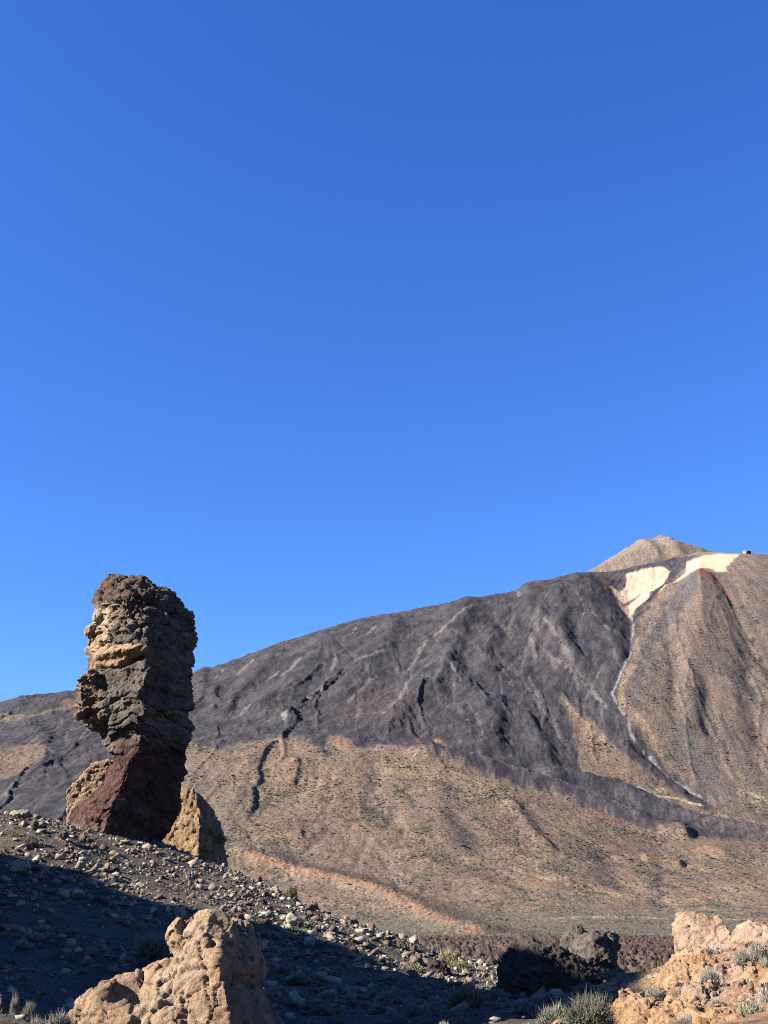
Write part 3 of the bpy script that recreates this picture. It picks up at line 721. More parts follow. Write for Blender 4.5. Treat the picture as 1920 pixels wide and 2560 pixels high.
cw += [np.array(p, float) for p in (
    (0, 0, -1.65), (-8, 0, -1.9), (8, 0, -1.5), (0, 8, -1.8), (0, -20, -1.0), (-25, 5, -2.5), (25, 5, -0.6), (-30, -25, -1), (30, -25, 0),
    (-70, 20, -1), (70, 30, 1), (70, 80, -6), (-75, 60, 4), (-75, 100, 10), (-60, 140, 2), (-30, 145, -2), (-5, 130, -9), (20, 120, -12), (60, 125, -14), (-60, 190, -14), (0, 180, -17), (60, 180, -18),
    (-150, 0, 0), (150, 0, 2), (-150, 100, 4), (150, 100, -16), (-120, 220, -20), (0, 240, -22.5), (120, 220, -22.5), (-150, 330, -25), (0, 330, -25), (150, 330, -25), (-150, -60, 0), (0, -60, 0), (150, -60, 2))]
cw = np.array(cw)
def _tps(r2):
    return np.where(r2 > 0, r2 * np.log(np.maximum(r2, 1e-12)), 0)
n_ = len(cw); cx, cy, cz = cw[:, 0] / 50, cw[:, 1] / 50, cw[:, 2]
K = _tps((cx[:, None] - cx) ** 2 + (cy[:, None] - cy) ** 2) + np.eye(n_) * 0.004
Pm = np.stack([np.ones(n_), cx, cy], 1)
Am = np.block([[K, Pm], [Pm.T, np.zeros((3, 3))]])
tw = np.linalg.solve(Am, np.concatenate([cz, np.zeros(3)]))
def base_z(x, y):
    x = np.asarray(x, float) / 50; y = np.asarray(y, float) / 50
    r = tw[n_] + tw[n_ + 1] * x + tw[n_ + 2] * y
    for i in range(n_):
        r = r + tw[i] * _tps((x - cx[i]) ** 2 + (y - cy[i]) ** 2)
    return r
def tz(x, y):
    x = np.asarray(x, float); y = np.asarray(y, float)
    k = sstep(8, 30, np.hypot(x, y))
    return base_z(x, y) + k * (0.45 * fbm2(x / 7, y / 7, 4, 91) + 0.30 * fbm2(x / 1.6, y / 1.6, 3, 92, 0.68))
def ray_ground(u, v, y0=12, y1=125):
    Yv = np.linspace(y0, y1, 700); a = (u - 960) / F / float(dy_of_v(v)); m = float(m_of_v(v))
    g = base_z(a * Yv, Yv) - m * Yv
    k = np.argmax(g >= 0)
    if g[k] < 0: k = len(Yv) - 1
    return np.array([a * Yv[k], Yv[k], m * Yv[k]])
def axis(lo, f0, f1, hi, fine, coarse):
    return np.concatenate([np.arange(lo, f0, coarse), np.arange(f0, f1, fine), np.arange(f1, hi + coarse, coarse)])
gx = axis(-150, -46, 40, 150, 0.47, 4.0); gy = axis(-60, 10, 124, 330, 0.47, 4.0)
GX, GY = np.meshgrid(gx, gy)
GZ = tz(GX, GY)
cg = np.empty(GX.shape + (3,)); cg[:] = (0.140, 0.112, 0.090)
gn = fbm2(GX / 9, GY / 9, 4, 95); gf = fbm2(GX / 1.5, GY / 1.5, 3, 96)
cg = mix(cg, (0.098, 0.080, 0.070), sstep(0, 0.4, gn))
cg = mix(cg, (0.180, 0.148, 0.115), sstep(0.0, 0.4, -gn + 0.3 * gf))
cg = mix(cg, (0.58, 0.36, 0.20), sstep(3.0, 5.0, GX - 0.06 * GY + 1.5 * gn) * sstep(62, 52, GY))
cg = cg * (1 + 0.45 * gf + 0.4 * fbm2(GX / 0.9, GY / 0.9, 2, 97))[..., None]
pur = np.exp(-(((GX + 20) / 8) ** 2 + ((GY - 99) / 9) ** 2))
cg = mix(cg, (0.12, 0.098, 0.098), 0.8 * pur)
M_near = terrain_mat('gravel_ground', 1.6, (0.07, 0.068, 0.045), 1.0, 1.08, 5.5, 0.72, 0.16)
ng = add('ground', mesh_np('ground', np.stack([GX, GY, GZ], -1).reshape(-1, 3), grid_faces(len(gy), len(gx)), M_near, False, cg.reshape(-1, 3), {'scrub': np.full(GX.size, 0.5)}))
tag(ng, 'stony mound and hollow in front of the volcano', None, None, 'structure')
# the open country around and behind, out to the horizon
hm, hnt, hb = new_mat('far_country'); hb.inputs['Base Color'].default_value = (0.09, 0.07, 0.055, 1)
me = bpy.data.meshes.new('terrain'); s_ = 7000
me.from_pydata([(-s_, -s_, -27), (s_, -s_, -27), (s_, s_, -27), (-s_, s_, -27)], [], [(0, 1, 2, 3)]); me.materials.append(hm)
tag(add('terrain', me), 'open volcanic plain', None, None, 'structure')

# =================================================================== ROCKS
DG = bpy.context.evaluated_depsgraph_get
def hull_bm(bm, pts):
    vs = [bm.verts.new(Vector(p)) for p in pts]
    r = bmesh.ops.convex_hull(bm, input=vs, use_existing_faces=False)
    dead = [e for e in r['geom_interior'] + r['geom_unused'] if isinstance(e, bmesh.types.BMVert)]
    if dead: bmesh.ops.delete(bm, geom=list(set(dead)), context='VERTS')
def remesh(hulls, voxel, smooth=2):
    """several overlapping convex masses fused into one skin; returns vertices, quads and normals"""
    bm = bmesh.new()
    for h in hulls:
        b2 = bmesh.new(); hull_bm(b2, h)
        bmesh.ops.recalc_face_normals(b2, faces=b2.faces[:])
        tmp = bpy.data.meshes.new('tmp'); b2.to_mesh(tmp); b2.free(); bm.from_mesh(tmp); bpy.data.meshes.remove(tmp)
    me = bpy.data.meshes.new('tmp'); bm.to_mesh(me); bm.free()
    ob = bpy.data.objects.new('tmp', me); COL.objects.link(ob)
    md = ob.modifiers.new('r', 'REMESH'); md.mode = 'VOXEL'; md.voxel_size = voxel
    if smooth:
        ms = ob.modifiers.new('s', 'SMOOTH'); ms.factor = 0.5; ms.iterations = smooth
    dg = DG(); dg.update()
    ev = ob.evaluated_get(dg); m2 = ev.to_mesh()
    n = len(m2.vertices); V = np.empty(n * 3, np.float32); m2.vertices.foreach_get('co', V); V = V.reshape(-1, 3).astype(float)
    m2.calc_loop_triangles()
    fq = np.array([list(p.vertices) + ([p.vertices[0]] if len(p.vertices) == 3 else []) for p in m2.polygons], np.int32)
    ev.to_mesh_clear(); bpy.data.objects.remove(ob); bpy.data.meshes.remove(me)
    return V, fq[:, :4]
def vnormals(V, Fq):
    a, b, c, d = (V[Fq[:, i]] for i in range(4))
    fn = np.cross(c - a, d - b)
    N = np.zeros_like(V)
    for i in range(4): np.add.at(N, Fq[:, i], fn)
    return N / (np.linalg.norm(N, axis=1)[:, None] + 1e-9)
def disp_knobby(P, s, seed=0):
    """weathered rock: broken planes over three sizes, cracks, pits and lumps"""
    w = P + 0.22 * s * np.stack([fbm3(P / s, 3, seed + i) for i in (1, 2, 3)], 1)
    a, ea = facet3(w / (0.95 * s), seed); b, eb = facet3(w / (0.42 * s), seed + 1); c, ec = facet3(w / (0.17 * s), seed + 2)
    d = 0.11 * s * fbm3(P / (1.3 * s), 4, seed + 4)
    d += 0.26 * s * a + 0.16 * s * b + 0.07 * s * c
    d -= 0.10 * s * np.exp(-(ea / 0.05) ** 2) + 0.05 * s * np.exp(-(eb / 0.06) ** 2)
    d += 0.03 * s * fbm3(P / (0.14 * s), 3, seed + 6, 0.65)
    pit = sstep(0.30, 0.5, fbm3(P / (0.3 * s), 3, seed + 9))
    return d - 0.035 * s * pit
def disp_blocky(P, s, seed=0, stretch=(1, 1, 1)):
    """jointed rock: blocks that stand proud or recede between open joints"""
    w = P + 0.12 * s * np.stack([fbm3(P / s, 3, seed + i) for i in (1, 2, 3)], 1)
    f1, f2, cid = worley3(w / (np.array(stretch) * s), seed)
    g1, g2, cid2 = worley3(w / (np.array(stretch) * s * 0.45), seed + 3)
    d = 0.38 * s * (cid - 0.5) - 0.30 * s * np.exp(-((f2 - f1) / 0.07) ** 2)
    d += 0.14 * s * (cid2 - 0.5) - 0.10 * s * np.exp(-((g2 - g1) / 0.08) ** 2)
    return d + 0.10 * s * fbm3(P / (0.5 * s), 4, seed + 5, 0.6)
M_rock_far = rock_mat('rock_grain_far', 3.4, 1.0, 0.30, 0.36)
M_rock_mid = rock_mat('rock_grain_mid', 4.5, 1.0, 0.16, 0.36)
M_rock_near = rock_mat('rock_grain_near', 15.0, 1.0, 0.08, 0.36)
def tint(P, c0, c1, c2, s, seed):
    n = fbm3(P / s, 4, seed); n2 = fbm3(P / (s * 0.3), 3, seed + 3)
    C = np.empty((len(P), 3)); C[:] = c0
    C = mix(C, c1, sstep(0.0, 0.35, n + 0.4 * n2)); C = mix(C, c2, sstep(0.05, 0.4, -n + 0.4 * n2))
    return C
def chunked(hulls, seed, k=7):
    # angular pieces standing out of the masses
    r = np.random.default_rng(seed + 900); out = []
    for h in hulls:
        h = np.array(h); c = h.mean(0); out.append(list(h))
        size = np.linalg.norm(h.max(0) - h.min(0))
        for _ in range(k):
            w = r.dirichlet(np.ones(len(h)) * 0.35); p = w @ h; p = c + (p - c) * r.uniform(0.75, 0.97)
            q = r.normal(size=(9, 3)); q /= np.linalg.norm(q, axis=1)[:, None]
            out.append(list(p + q * size * r.uniform(0.06, 0.15) * r.uniform(0.7, 1.2, 3)))
    return out
def make_rock(name, hulls, voxel, mat, cols, label, cat='rock', group=None, disp='knobby', s=1.0, seed=0, origin=None, stretch=(1, 1, 1), amp=1.0, extra=None):
    hulls = chunked(hulls, seed)
    V, Fq = remesh(hulls, voxel, 1)
    N = vnormals(V, Fq)
    d = disp_knobby(V, s, seed) if disp == 'knobby' else disp_blocky(V, s, seed, stretch)
    if extra is not None: d = d + extra(V)
    P = V + N * (amp * d)[:, None]
    C = tint(P, *cols, s * 1.6, seed + 20)
    C = C * (1 - 0.5 * sstep(0.22, 0.42, fbm3(P / (s * 0.55), 4, seed + 40, 0.62)))[:, None]
    o = origin if origin is not None else np.array([P[:, 0].mean(), P[:, 1].mean(), P[:, 2].min()])
    ob = add(name, mesh_np(name, P - o, Fq, mat, False, C), None, o)
    return tag(ob, label, cat, group)

# ------------------------------------------------------------------ the great leaning pillar
YP = 113.0
rows = [(1433, 262, 284, 306), (1450, 252, 300, 376), (1472, 247, 318, 426), (1503, 232, 328, 463), (1527, 239, 330, 482), (1560, 225, 325, 493), (1600, 216, 335, 486), (1625, 214, 352, 484), (1655, 221, 366, 491),
        (1672, 212, 364, 484), (1707, 206, 356, 482), (1744, 194, 352, 488), (1772, 187, 352, 497), (1790, 197, 350, 479), (1822, 236, 342, 489), (1850, 253, 338, 482), (1880, 260, 332, 467), (1905, 274, 324, 471),
        (1935, 262, 316, 465), (1965, 250, 304, 456), (1998, 212, 290, 456), (2020, 177, 276, 451), (2046, 166, 264, 446), (2080, 160, 262, 431), (2113, 158, 270, 406), (2165, 155, 275, 398)]
def prow(v, uL, uA, uR, grow=0.0):
    k = YP / F                                      # metres per picture pixel there, roughly
    wid = (uR - uL) * k
    fd = min(5.2, 0.44 * wid); bd = min(5.0, 0.42 * wid)
    uL -= grow / k; uR += grow / k; fd += grow
    return [at(uL, v, YP), at(uL * 0.6 + uA * 0.4, v, YP - fd * 0.62), at(uA, v, YP - fd), at(uA * 0.45 + uR * 0.55, v, YP - fd * 0.50), at(uR, v, YP + 0.4), at(uL * 0.3 + uR * 0.7, v, YP + bd), at(uL * 0.75 + uR * 0.25, v, YP + bd * 0.9)]
hulls = []
rr_ = random.Random(4)
for i in range(len(rows) - 1):
    r0, r1 = rows[i], rows[i + 1]
    nsub = 2 if r1[0] - r0[0] > 22 else 1
    for k in range(nsub):
        t0, t1 = k / nsub, (k + 1) / nsub
        q0 = [a_ + (b_ - a_) * t0 for a_, b_ in zip(r0, r1)]; q1 = [a_ + (b_ - a_) * t1 for a_, b_ in zip(r0, r1)]
        g = rr_.uniform(-0.05, 0.12) if r0[0] < 1870 else rr_.uniform(-0.05, 0.05)
        j = rr_.uniform(-13, 13) if 1450 < r0[0] < 1870 else rr_.uniform(-4, 4)
        q0[2] += j; q1[2] += j + rr_.uniform(-5, 5)
        hulls.append(prow(q0[0] - 1, *q0[1:], g) + prow(q1[0] + 1, *q1[1:], g * 0.5))
# lumps on the left shoulder
for (u, v, r) in ((222, 1700, 1.3), (212, 1740, 1.4), (208, 1772, 1.3), (232, 1800, 1.3), (238, 1720, 1.2), (262, 1780, 1.5), (232, 1580, 1.0), (250, 1545, 1.1)):
    c = at(u + 4, v, YP - 1.2)
    hulls.append([c + r * np.array(q) / np.linalg.norm(q) * rr_.uniform(0.75, 1.05) for q in RNG.normal(size=(26, 3))])
V, Fq = remesh(hulls, 0.115, 1)
N = vnormals(V, Fq)
u, v = to_px(V)
xr = V[:, 0] + 24.6
dip = V[:, 2] + np.where(u > 345, 0.60, 0.48) * np.abs(xr) + 0.9 * fbm3(V / 3.6, 3, 2) + 0.25 * fbm3(V / 1.0, 2, 6)
h1, n1 = layers1(dip / 1.1, 1); h2, n2 = layers1(dip / 0.40, 2); h3, n3 = layers1(dip / 0.19, 3)
shaft = sstep(1640, 1680, v) * sstep(1880, 1840, v)
foot = sstep(1850, 1890, v)
top = 1 - sstep(1610, 1650, v)
ly = 0.60 * h1 - 0.30 * n1 + 0.26 * h2 - 0.13 * n2 + 0.08 * h3
d = ly * (0.20 * top + 0.72 * shaft + 0.30 * foot)
d += disp_knobby(V, 3.0, 3) * (0.34 * top + 0.22 * shaft + 0.20 * foot + 0.08)
d += disp_knobby(V, 1.0, 13) * 0.9 * sstep(262, 240, u) * sstep(1660, 1690, v) * sstep(1840, 1810, v)
blk = disp_blocky(V, 2.6, 5, (1.2, 1.2, 0.8))
d += foot * 0.30 * disp_blocky(V, 2.0, 15, (1.0, 1.0, 1.3))
d += top * blk * 0.42 + 0.4 * fbm3(V / 4.2, 3, 77)
# long ledges and undercuts seen on the face
def ledge(pts, w, amp_):
    dd, sg, par = line_sd(u + 3 * fbm3(V / 0.8, 2, 30), v + 4 * fbm3(V / 0.9, 3, 31), pts)
    return amp_ * np.exp(-(dd / w) ** 2) * sstep(0, 0.1, par) * sstep(0, 0.1, 1 - par)
d -= ledge([(235, 1504), (280, 1500), (318, 1500), (330, 1482), (345, 1490), (400, 1520), (440, 1530), (480, 1545)], 4.5, 0.75)
d -= ledge([(318, 1485), (320, 1510), (318, 1550)], 4, 0.5)
d -= ledge([(228, 1668), (290, 1668), (330, 1650), (365, 1638)], 5, 0.9)
d += ledge([(235, 1640), (290, 1628), (340, 1618), (372, 1616)], 13, 0.55)
d -= ledge([(250, 1680), (256, 1740), (262, 1790), (255, 1830)], 7, 0.9)
d -= ledge([(340, 1700), (390, 1718), (430, 1735), (480, 1750)], 5, 0.5)
d += ledge([(352, 1625), (390, 1640), (425, 1652)], 7, 0.45)
d -= ledge([(290, 1835), (340, 1828), (400, 1850), (470, 1900)], 4.5, 0.45)
d -= ledge([(270, 1880), (285, 1905), (298, 1930)], 7, 0.5)
d -= ledge([(320, 1975), (360, 1990), (440, 1985)], 30, 0.5)
P = V + N * d[:, None]
u, v = to_px(P)
uu = u + 9 * fbm3(P / 1.2, 3, 40) + 3 * fbm3(P / 0.35, 2, 44); vv = v + 8 * fbm3(P / 1.2, 3, 41) + 3 * fbm3(P / 0.35, 2, 45)
C3 = tint(P, (0.225, 0.188, 0.155), (0.285, 0.242, 0.20), (0.16, 0.13, 0.108), 1.4, 50)
ss = lambda a, b, x: sstep(a, b, x)
C3 = mix(C3, (0.20, 0.14, 0.104), ss(1512, 1498, vv))
C3 = mix(C3, (0.33, 0.235, 0.165), ss(1505, 1512, vv) * ss(1575, 1555, vv) * ss(335, 320, uu))
C3 = mix(C3, (0.62, 0.48, 0.33), ss(292, 268, uu) * ss(1520, 1532, vv) * ss(1632, 1612, vv))
C3 = mix(C3, (0.60, 0.42, 0.265), ss(262, 244, uu) * ss(1556, 1570, vv) * ss(1640, 1620, vv))
C3 = mix(C3, (0.40, 0.36, 0.31), ss(5, 2, np.abs(vv - 1507)) * ss(252, 262, uu) * ss(312, 304, uu))
C3 = mix(C3, (0.58, 0.39, 0.23), ss(-3, 4, poly_sd(uu, vv, [(222, 1668), (232, 1622), (300, 1611), (340, 1608), (368, 1612), (366, 1634), (335, 1648), (285, 1666), (240, 1676)])))
C3 = mix(C3, (0.45, 0.335, 0.22), 0.85 * ss(262, 246, uu) * ss(1668, 1682, vv) * ss(1846, 1820, vv))
C3 = mix(C3, (0.24, 0.165, 0.12), 0.75 * ss(262, 246, uu) * ss(1668, 1682, vv) * ss(1846, 1820, vv) * ss(0.0, 0.25, fbm3(P / 0.9, 3, 60)))
redf = ss(1832, 1872, vv + 10 * fbm3(P / 0.7, 3, 62) - 0.16 * np.maximum(0, uu - 345)) * ss(282, 292, uu + 60 * ss(1895, 1915, vv) + 160 * ss(1935, 1985, vv))
C3 = mix(C3, (0.145, 0.074, 0.061), redf); C3 = mix(C3, (0.27, 0.165, 0.135), redf * 0.8 * ss(16, 5, np.abs(vv - 1945 - 0.35 * (uu - 380))) * ss(330, 350, uu)); C3 = mix(C3, (0.12, 0.075, 0.062), redf * 0.7 * ss(0.0, 0.3, fbm3(P / 1.8, 4, 63)))
C3 = mix(C3, (0.225, 0.118, 0.09), redf * 0.7 * ss(0.0, 0.3, fbm3(P / 1.1, 3, 61)))
C3 = mix(C3, (0.20, 0.125, 0.098), ss(2044, 2060, vv) * ss(300, 270, uu))
C3 = C3 * (1 + 0.30 * h2 + 0.22 * h3)[:, None] * (1 - 0.25 * n2 * shaft)[:, None]
Cp = np.clip(C3, 0.03, 0.8)
fc = vv[Fq].mean(1); fu = uu[Fq].mean(1)
band = poly_sd(fu, fc, [(222, 1668), (232, 1622), (300, 1611), (340, 1608), (368, 1612), (366, 1634), (335, 1648), (285, 1666), (240, 1676)]) > 0
cls = np.where(fc < 1503, 0, np.where(fc < 1612, 1, np.where(redf[Fq].mean(1) > 0.5, 4, np.where((fu < 254) & (fc < 1846) & (fc > 1670), 3, np.where(fc > 1905, 4, 2)))))
cls = np.where(band, 5, cls)
po = at(300, 2120, YP)
pillar = bpy.data.objects.new('rock_pillar', None); COL.objects.link(pillar); pillar.location = po
tag(pillar, 'tall top-heavy rock pillar leaning on a narrow reddish foot', 'rock pillar')
for k, (nm, lab) in enumerate((('cap', 'dark brown craggy cap'), ('upper_block', 'blocky upper part with pale left edge'), ('layered_shaft', 'grey-brown layered middle'), ('knobby_shoulder', 'tan knobby overhanging shoulder'), ('foot', 'smooth reddish-brown narrow foot'), ('tan_band', 'bright tan slab across the face'))):
    sel = Fq[cls == k]
    ids, inv = np.unique(sel, return_inverse=True)
    me = mesh_np(nm, P[ids] - po, inv.reshape(-1, 4), M_rock_far, False, Cp[ids])
    o = add(nm, me, pillar); o['label'] = lab

# ------------------------------------------------------------------ jointed rocks behind the pillar
TAN = ((0.46, 0.305, 0.185), (0.52, 0.365, 0.225), (0.33, 0.21, 0.13))
def px_hull(front, Yf, back_dy):
    """front = [(u, v, dY)], repeated behind and drawn in a little"""
    f = [at(u, v, Yf + dy) for u, v, dy in front]
    c = np.mean(f, 0)
    b = [p + np.array([(c[0] - p[0]) * 0.25, back_dy, (c[2] - p[2]) * 0.15]) for p in f]
    return f + b
make_rock('jointed_slab', [px_hull([(455, 1966, 0), (486, 1972, -0.6), (503, 1993, -0.6), (500, 2060, -2.2), (497, 2230, -3.0), (455, 2230, -1), (385, 2230, 1), (400, 2060, 1)], 129, 5),
                           px_hull([(486, 1974, -0.4), (505, 1995, 0), (530, 2023, 0.8), (544, 2053, 1.2), (554, 2110, 1.4), (575, 2230, 1.0), (497, 2240, -3.0), (500, 2060, -2.0)], 129, 4)],
          0.14, M_rock_far, TAN, 'tall tan jointed slab of rock right behind the foot of the pillar', 'rock', None, 'blocky', 1.25, 3, None, (0.8, 1.0, 1.35), 0.75)
make_rock('knobby_rock', [px_hull([(164, 1976, 0), (192, 1967, 0), (206, 1936, 0.3), (230, 1908, 0.4), (262, 1898, 0.5), (300, 1896, 0.5), (310, 1990, 0), (240, 2060, -0.5), (166, 2060, 0)], 118.5, 4.5)],
          0.12, M_rock_far, ((0.60, 0.42, 0.265), (0.66, 0.49, 0.32), (0.46, 0.31, 0.195)), 'pale tan knobby rock left behind the pillar foot', 'rock', None, 'blocky', 0.9, 8, None, (0.8, 0.9, 0.8), 0.6)

# ------------------------------------------------------------------ the warm outcrop in front
YO = 30.0
ob_h = [
    px_hull([(422, 2350, 0), (436, 2313, 0.2), (484, 2285, 0.5), (520, 2280, 0.6), (566, 2302, 0.5), (540, 2400, -1.1), (440, 2392, -0.3), (430, 2440, -0.6), (560, 2470, -1.4)], YO, 2.2),
    px_hull([(520, 2282, 0.5), (566, 2302, 0.4), (600, 2336, 0.9), (630, 2365, 1.2), (652, 2406, 1.4), (654, 2438, 1.4), (640, 2462, 1.2), (560, 2460, -1.2), (545, 2380, -1.0)], YO, 1.6),
    px_hull([(440, 2440, -0.7), (560, 2450, -1.3), (645, 2460, 1.0), (664, 2505, 1.2), (700, 2570, 1.3), (730, 2640, 1.4), (730, 2760, 1.4), (590, 2760, -1.9), (578, 2560, -1.6), (425, 2560, -1.2), (425, 2760, -1.6)], YO, 2.2),
    px_hull([(424, 2390, 0.2), (368, 2412, 0.1), (330, 2439, 0.1), (330, 2520, -0.9), (440, 2520, -1.2), (500, 2420, -0.6), (440, 2600, -1.5), (330, 2600, -1.3)], YO, 1.9),
    px_hull([(334, 2436, 0.0), (270, 2452, -0.1), (228, 2466, -0.1), (195, 2486, 0.1), (178, 2545, 0.0), (165, 2700, 0.0), (330, 2700, -1.5), (330, 2540, -1.1), (250, 2520, -0.9)], YO, 1.8)]
for (uc_, vc_, dy_, r_c) in ((528, 2358, 0.1, 0.86), (588, 2400, 0.6, 0.72), (462, 2368, -0.05, 0.48), (270, 2500, -0.3, 0.45)):
    c_ = at(uc_, vc_, YO + dy_); q_ = np.random.default_rng(int(uc_)).normal(size=(24, 3)); q_ /= np.linalg.norm(q_, axis=1)[:, None]
    ob_h.append(list(c_ + q_ * r_c))
def outcrop_extra(V):
    u, v = to_px(V)
    a = u + 4 * fbm3(V / 0.4, 3, 70); b = v + 4 * fbm3(V / 0.4, 3, 71)
    e = np.zeros(len(V))
    for pts, w, am in (([(505, 2318), (522, 2335), (535, 2362)], 7, 0.22), ([(460, 2430), (480, 2425), (505, 2424)], 9, 0.28), ([(455, 2480), (460, 2520), (462, 2570)], 3.5, 0.22),
                       ([(318, 2470), (345, 2490), (375, 2505), (355, 2530), (335, 2560)], 9, 0.22), ([(300, 2480), (330, 2492)], 6, 0.15), ([(405, 2505), (430, 2500)], 6, 0.15),
                       ([(530, 2300), (560, 2312)], 6, 0.16), ([(575, 2360), (590, 2375), (600, 2395)], 9, 0.12), ([(424, 2392), (445, 2400), (470, 2425)], 6, 0.10), ([(215, 2545), (232, 2540)], 5, 0.12)):
        dd, sg, par = line_sd(a, b, pts)
        e -= am * np.exp(-(dd / w) ** 2)
    for (x0, y0, r, am) in ((540, 2405, 16, 0.16), (520, 2345, 14, 0.14), (470, 2345, 24, 0.12), (275, 2470, 24, 0.10), (355, 2475, 16, 0.10), (400, 2490, 20, 0.10)):
        e += am * np.exp(-((a - x0) ** 2 + (b - y0) ** 2) / r ** 2)
    return e
make_rock('outcrop', ob_h, 0.038, M_rock_near, ((0.55, 0.37, 0.235), (0.60, 0.44, 0.295), (0.38, 0.26, 0.175)), 'large sunlit tan outcrop with a rounded head rising from the shaded hollow', 'rock outcrop', None, 'knobby', 1.3, 12, None, (1, 1, 1), 0.46, outcrop_extra)

# ------------------------------------------------------------------ single boulders placed as in the photograph
def boulder(name, u0, u1, v0, v1, Yb, cols, label, mat=None, lean=0.0, n=16, disp='knobby', seed=1, flat=0.0, group=None, s=None, depth=1.0, sink=0.25):
    r = np.random.default_rng(seed)
    hw = 0.5 * (u1 - u0); hh = (v1 - v0) * (1 + sink)
    w3 = hw * Yb / F / float(dy_of_v(v1))
    q = r.normal(size=(n, 3)); q /= np.linalg.norm(q, axis=1)[:, None]
    q[:, 2] = np.where(q[:, 2] < 0, q[:, 2] * 0.9, q[:, 2])
    q *= r.uniform(0.86, 1.06, (n, 1))
    pts = []
    for a_, b_, c_ in q:
        a_ = np.sign(a_) * abs(a_) ** (1 - flat * 0.5)
        pts.append(at((u0 + u1) / 2 + a_ * hw + lean * c_ * hw, v0 + (v1 - v0) * (1 + sink) * 0.5 - c_ * hh * 0.5, Yb + b_ * w3 * depth))
    sz = 2 * w3
    return make_rock(name, [pts], max(0.028, sz / 19), mat or M_rock_mid, cols, label, 'rock', group, disp, s or sz * 0.45, seed)
BRN = ((0.215, 0.135, 0.10), (0.27, 0.175, 0.13), (0.15, 0.10, 0.08))
GRY = ((0.175, 0.15, 0.125), (0.23, 0.20, 0.165), (0.125, 0.105, 0.09))
PALE = ((0.44, 0.39, 0.30), (0.52, 0.47, 0.37), (0.33, 0.28, 0.22))
boulder('boulder', 22, 82, 2022, 2044, 104, PALE, 'flat cream-white rock on the crest at the left end of the mound', seed=3, flat=0.6)
boulder('boulder', 566, 601, 2184, 2232, 108, BRN, 'rounded leaning purple-brown boulder just below the jointed slab', lean=-0.5, seed=5)
boulder('boulder', 606, 632, 2200, 2238, 107, BRN, 'upright narrow dark brown boulder between two brown boulders on the crest', lean=-0.15, seed=6)
boulder('boulder', 648, 690, 2200, 2246, 106, BRN, 'jagged red-brown boulder beside the round bush on the crest', seed=7, disp='blocky')
boulder('boulder', 755, 806, 2252, 2284, 101, ((0.27, 0.165, 0.115), (0.33, 0.21, 0.15), (0.19, 0.12, 0.09)), 'squat reddish-brown boulder alone on the crest below the bush', seed=8)
boulder('boulder', 932, 982, 2340, 2388, 91, BRN, 'leaning brown wedge of rock propped against a taller block', lean=0.5, seed=9, disp='blocky')
boulder('boulder', 974, 1001, 2330, 2384, 91.5, ((0.25, 0.17, 0.125), (0.29, 0.20, 0.15), (0.19, 0.13, 0.10)), 'upright brown block standing at the low end of the mound crest', seed=10, flat=0.7)
boulder('boulder', 978, 1008, 2367, 2408, 88, BRN, 'small pinkish-brown boulder in front of the upright block', seed=11)
boulder('boulder', 1012, 1062, 2369, 2428, 86, ((0.27, 0.19, 0.14), (0.32, 0.23, 0.17), (0.18, 0.125, 0.095)), 'pointed tan-brown boulder next to a dark round boulder', lean=-0.3, seed=12, disp='blocky')
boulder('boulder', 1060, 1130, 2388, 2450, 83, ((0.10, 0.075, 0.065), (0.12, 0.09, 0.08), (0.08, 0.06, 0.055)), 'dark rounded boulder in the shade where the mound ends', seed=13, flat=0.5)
boulder('boulder', 478, 512, 2158, 2186, 108, BRN, 'dark brown rock against the foot of the jointed slab', seed=14)
boulder('boulder', 632, 668, 2277, 2304, 92, PALE, 'cream stone block half in scrub beside the shadow edge', seed=15, disp='blocky')
boulder('boulder', 828, 870, 2310, 2342, 94, GRY, 'pale grey-tan boulder low on the crest among broken stones', seed=16, disp='blocky')
boulder('boulder', 72, 100, 2046, 2072, 101, GRY, 'grey rock just below the cream-white rock', seed=17)
boulder('boulder', 143, 172, 2070, 2100, 99, GRY, 'dark grey angular boulder in front of the knobby rock', seed=18, disp='blocky')
boulder('boulder', 192, 222, 2078, 2108, 97, ((0.27, 0.215, 0.165), (0.33, 0.27, 0.21), (0.19, 0.15, 0.12)), 'tan-grey boulder left of the pillar shadow', seed=19, disp='blocky')
boulder('boulder', 152, 174, 2098, 2116, 94, GRY, 'smaller grey block below the angular boulder', seed=20, disp='blocky')
boulder('boulder', 270, 300, 2158, 2180, 94, GRY, 'brown-grey boulder on bare gravel below the pillar', seed=21)
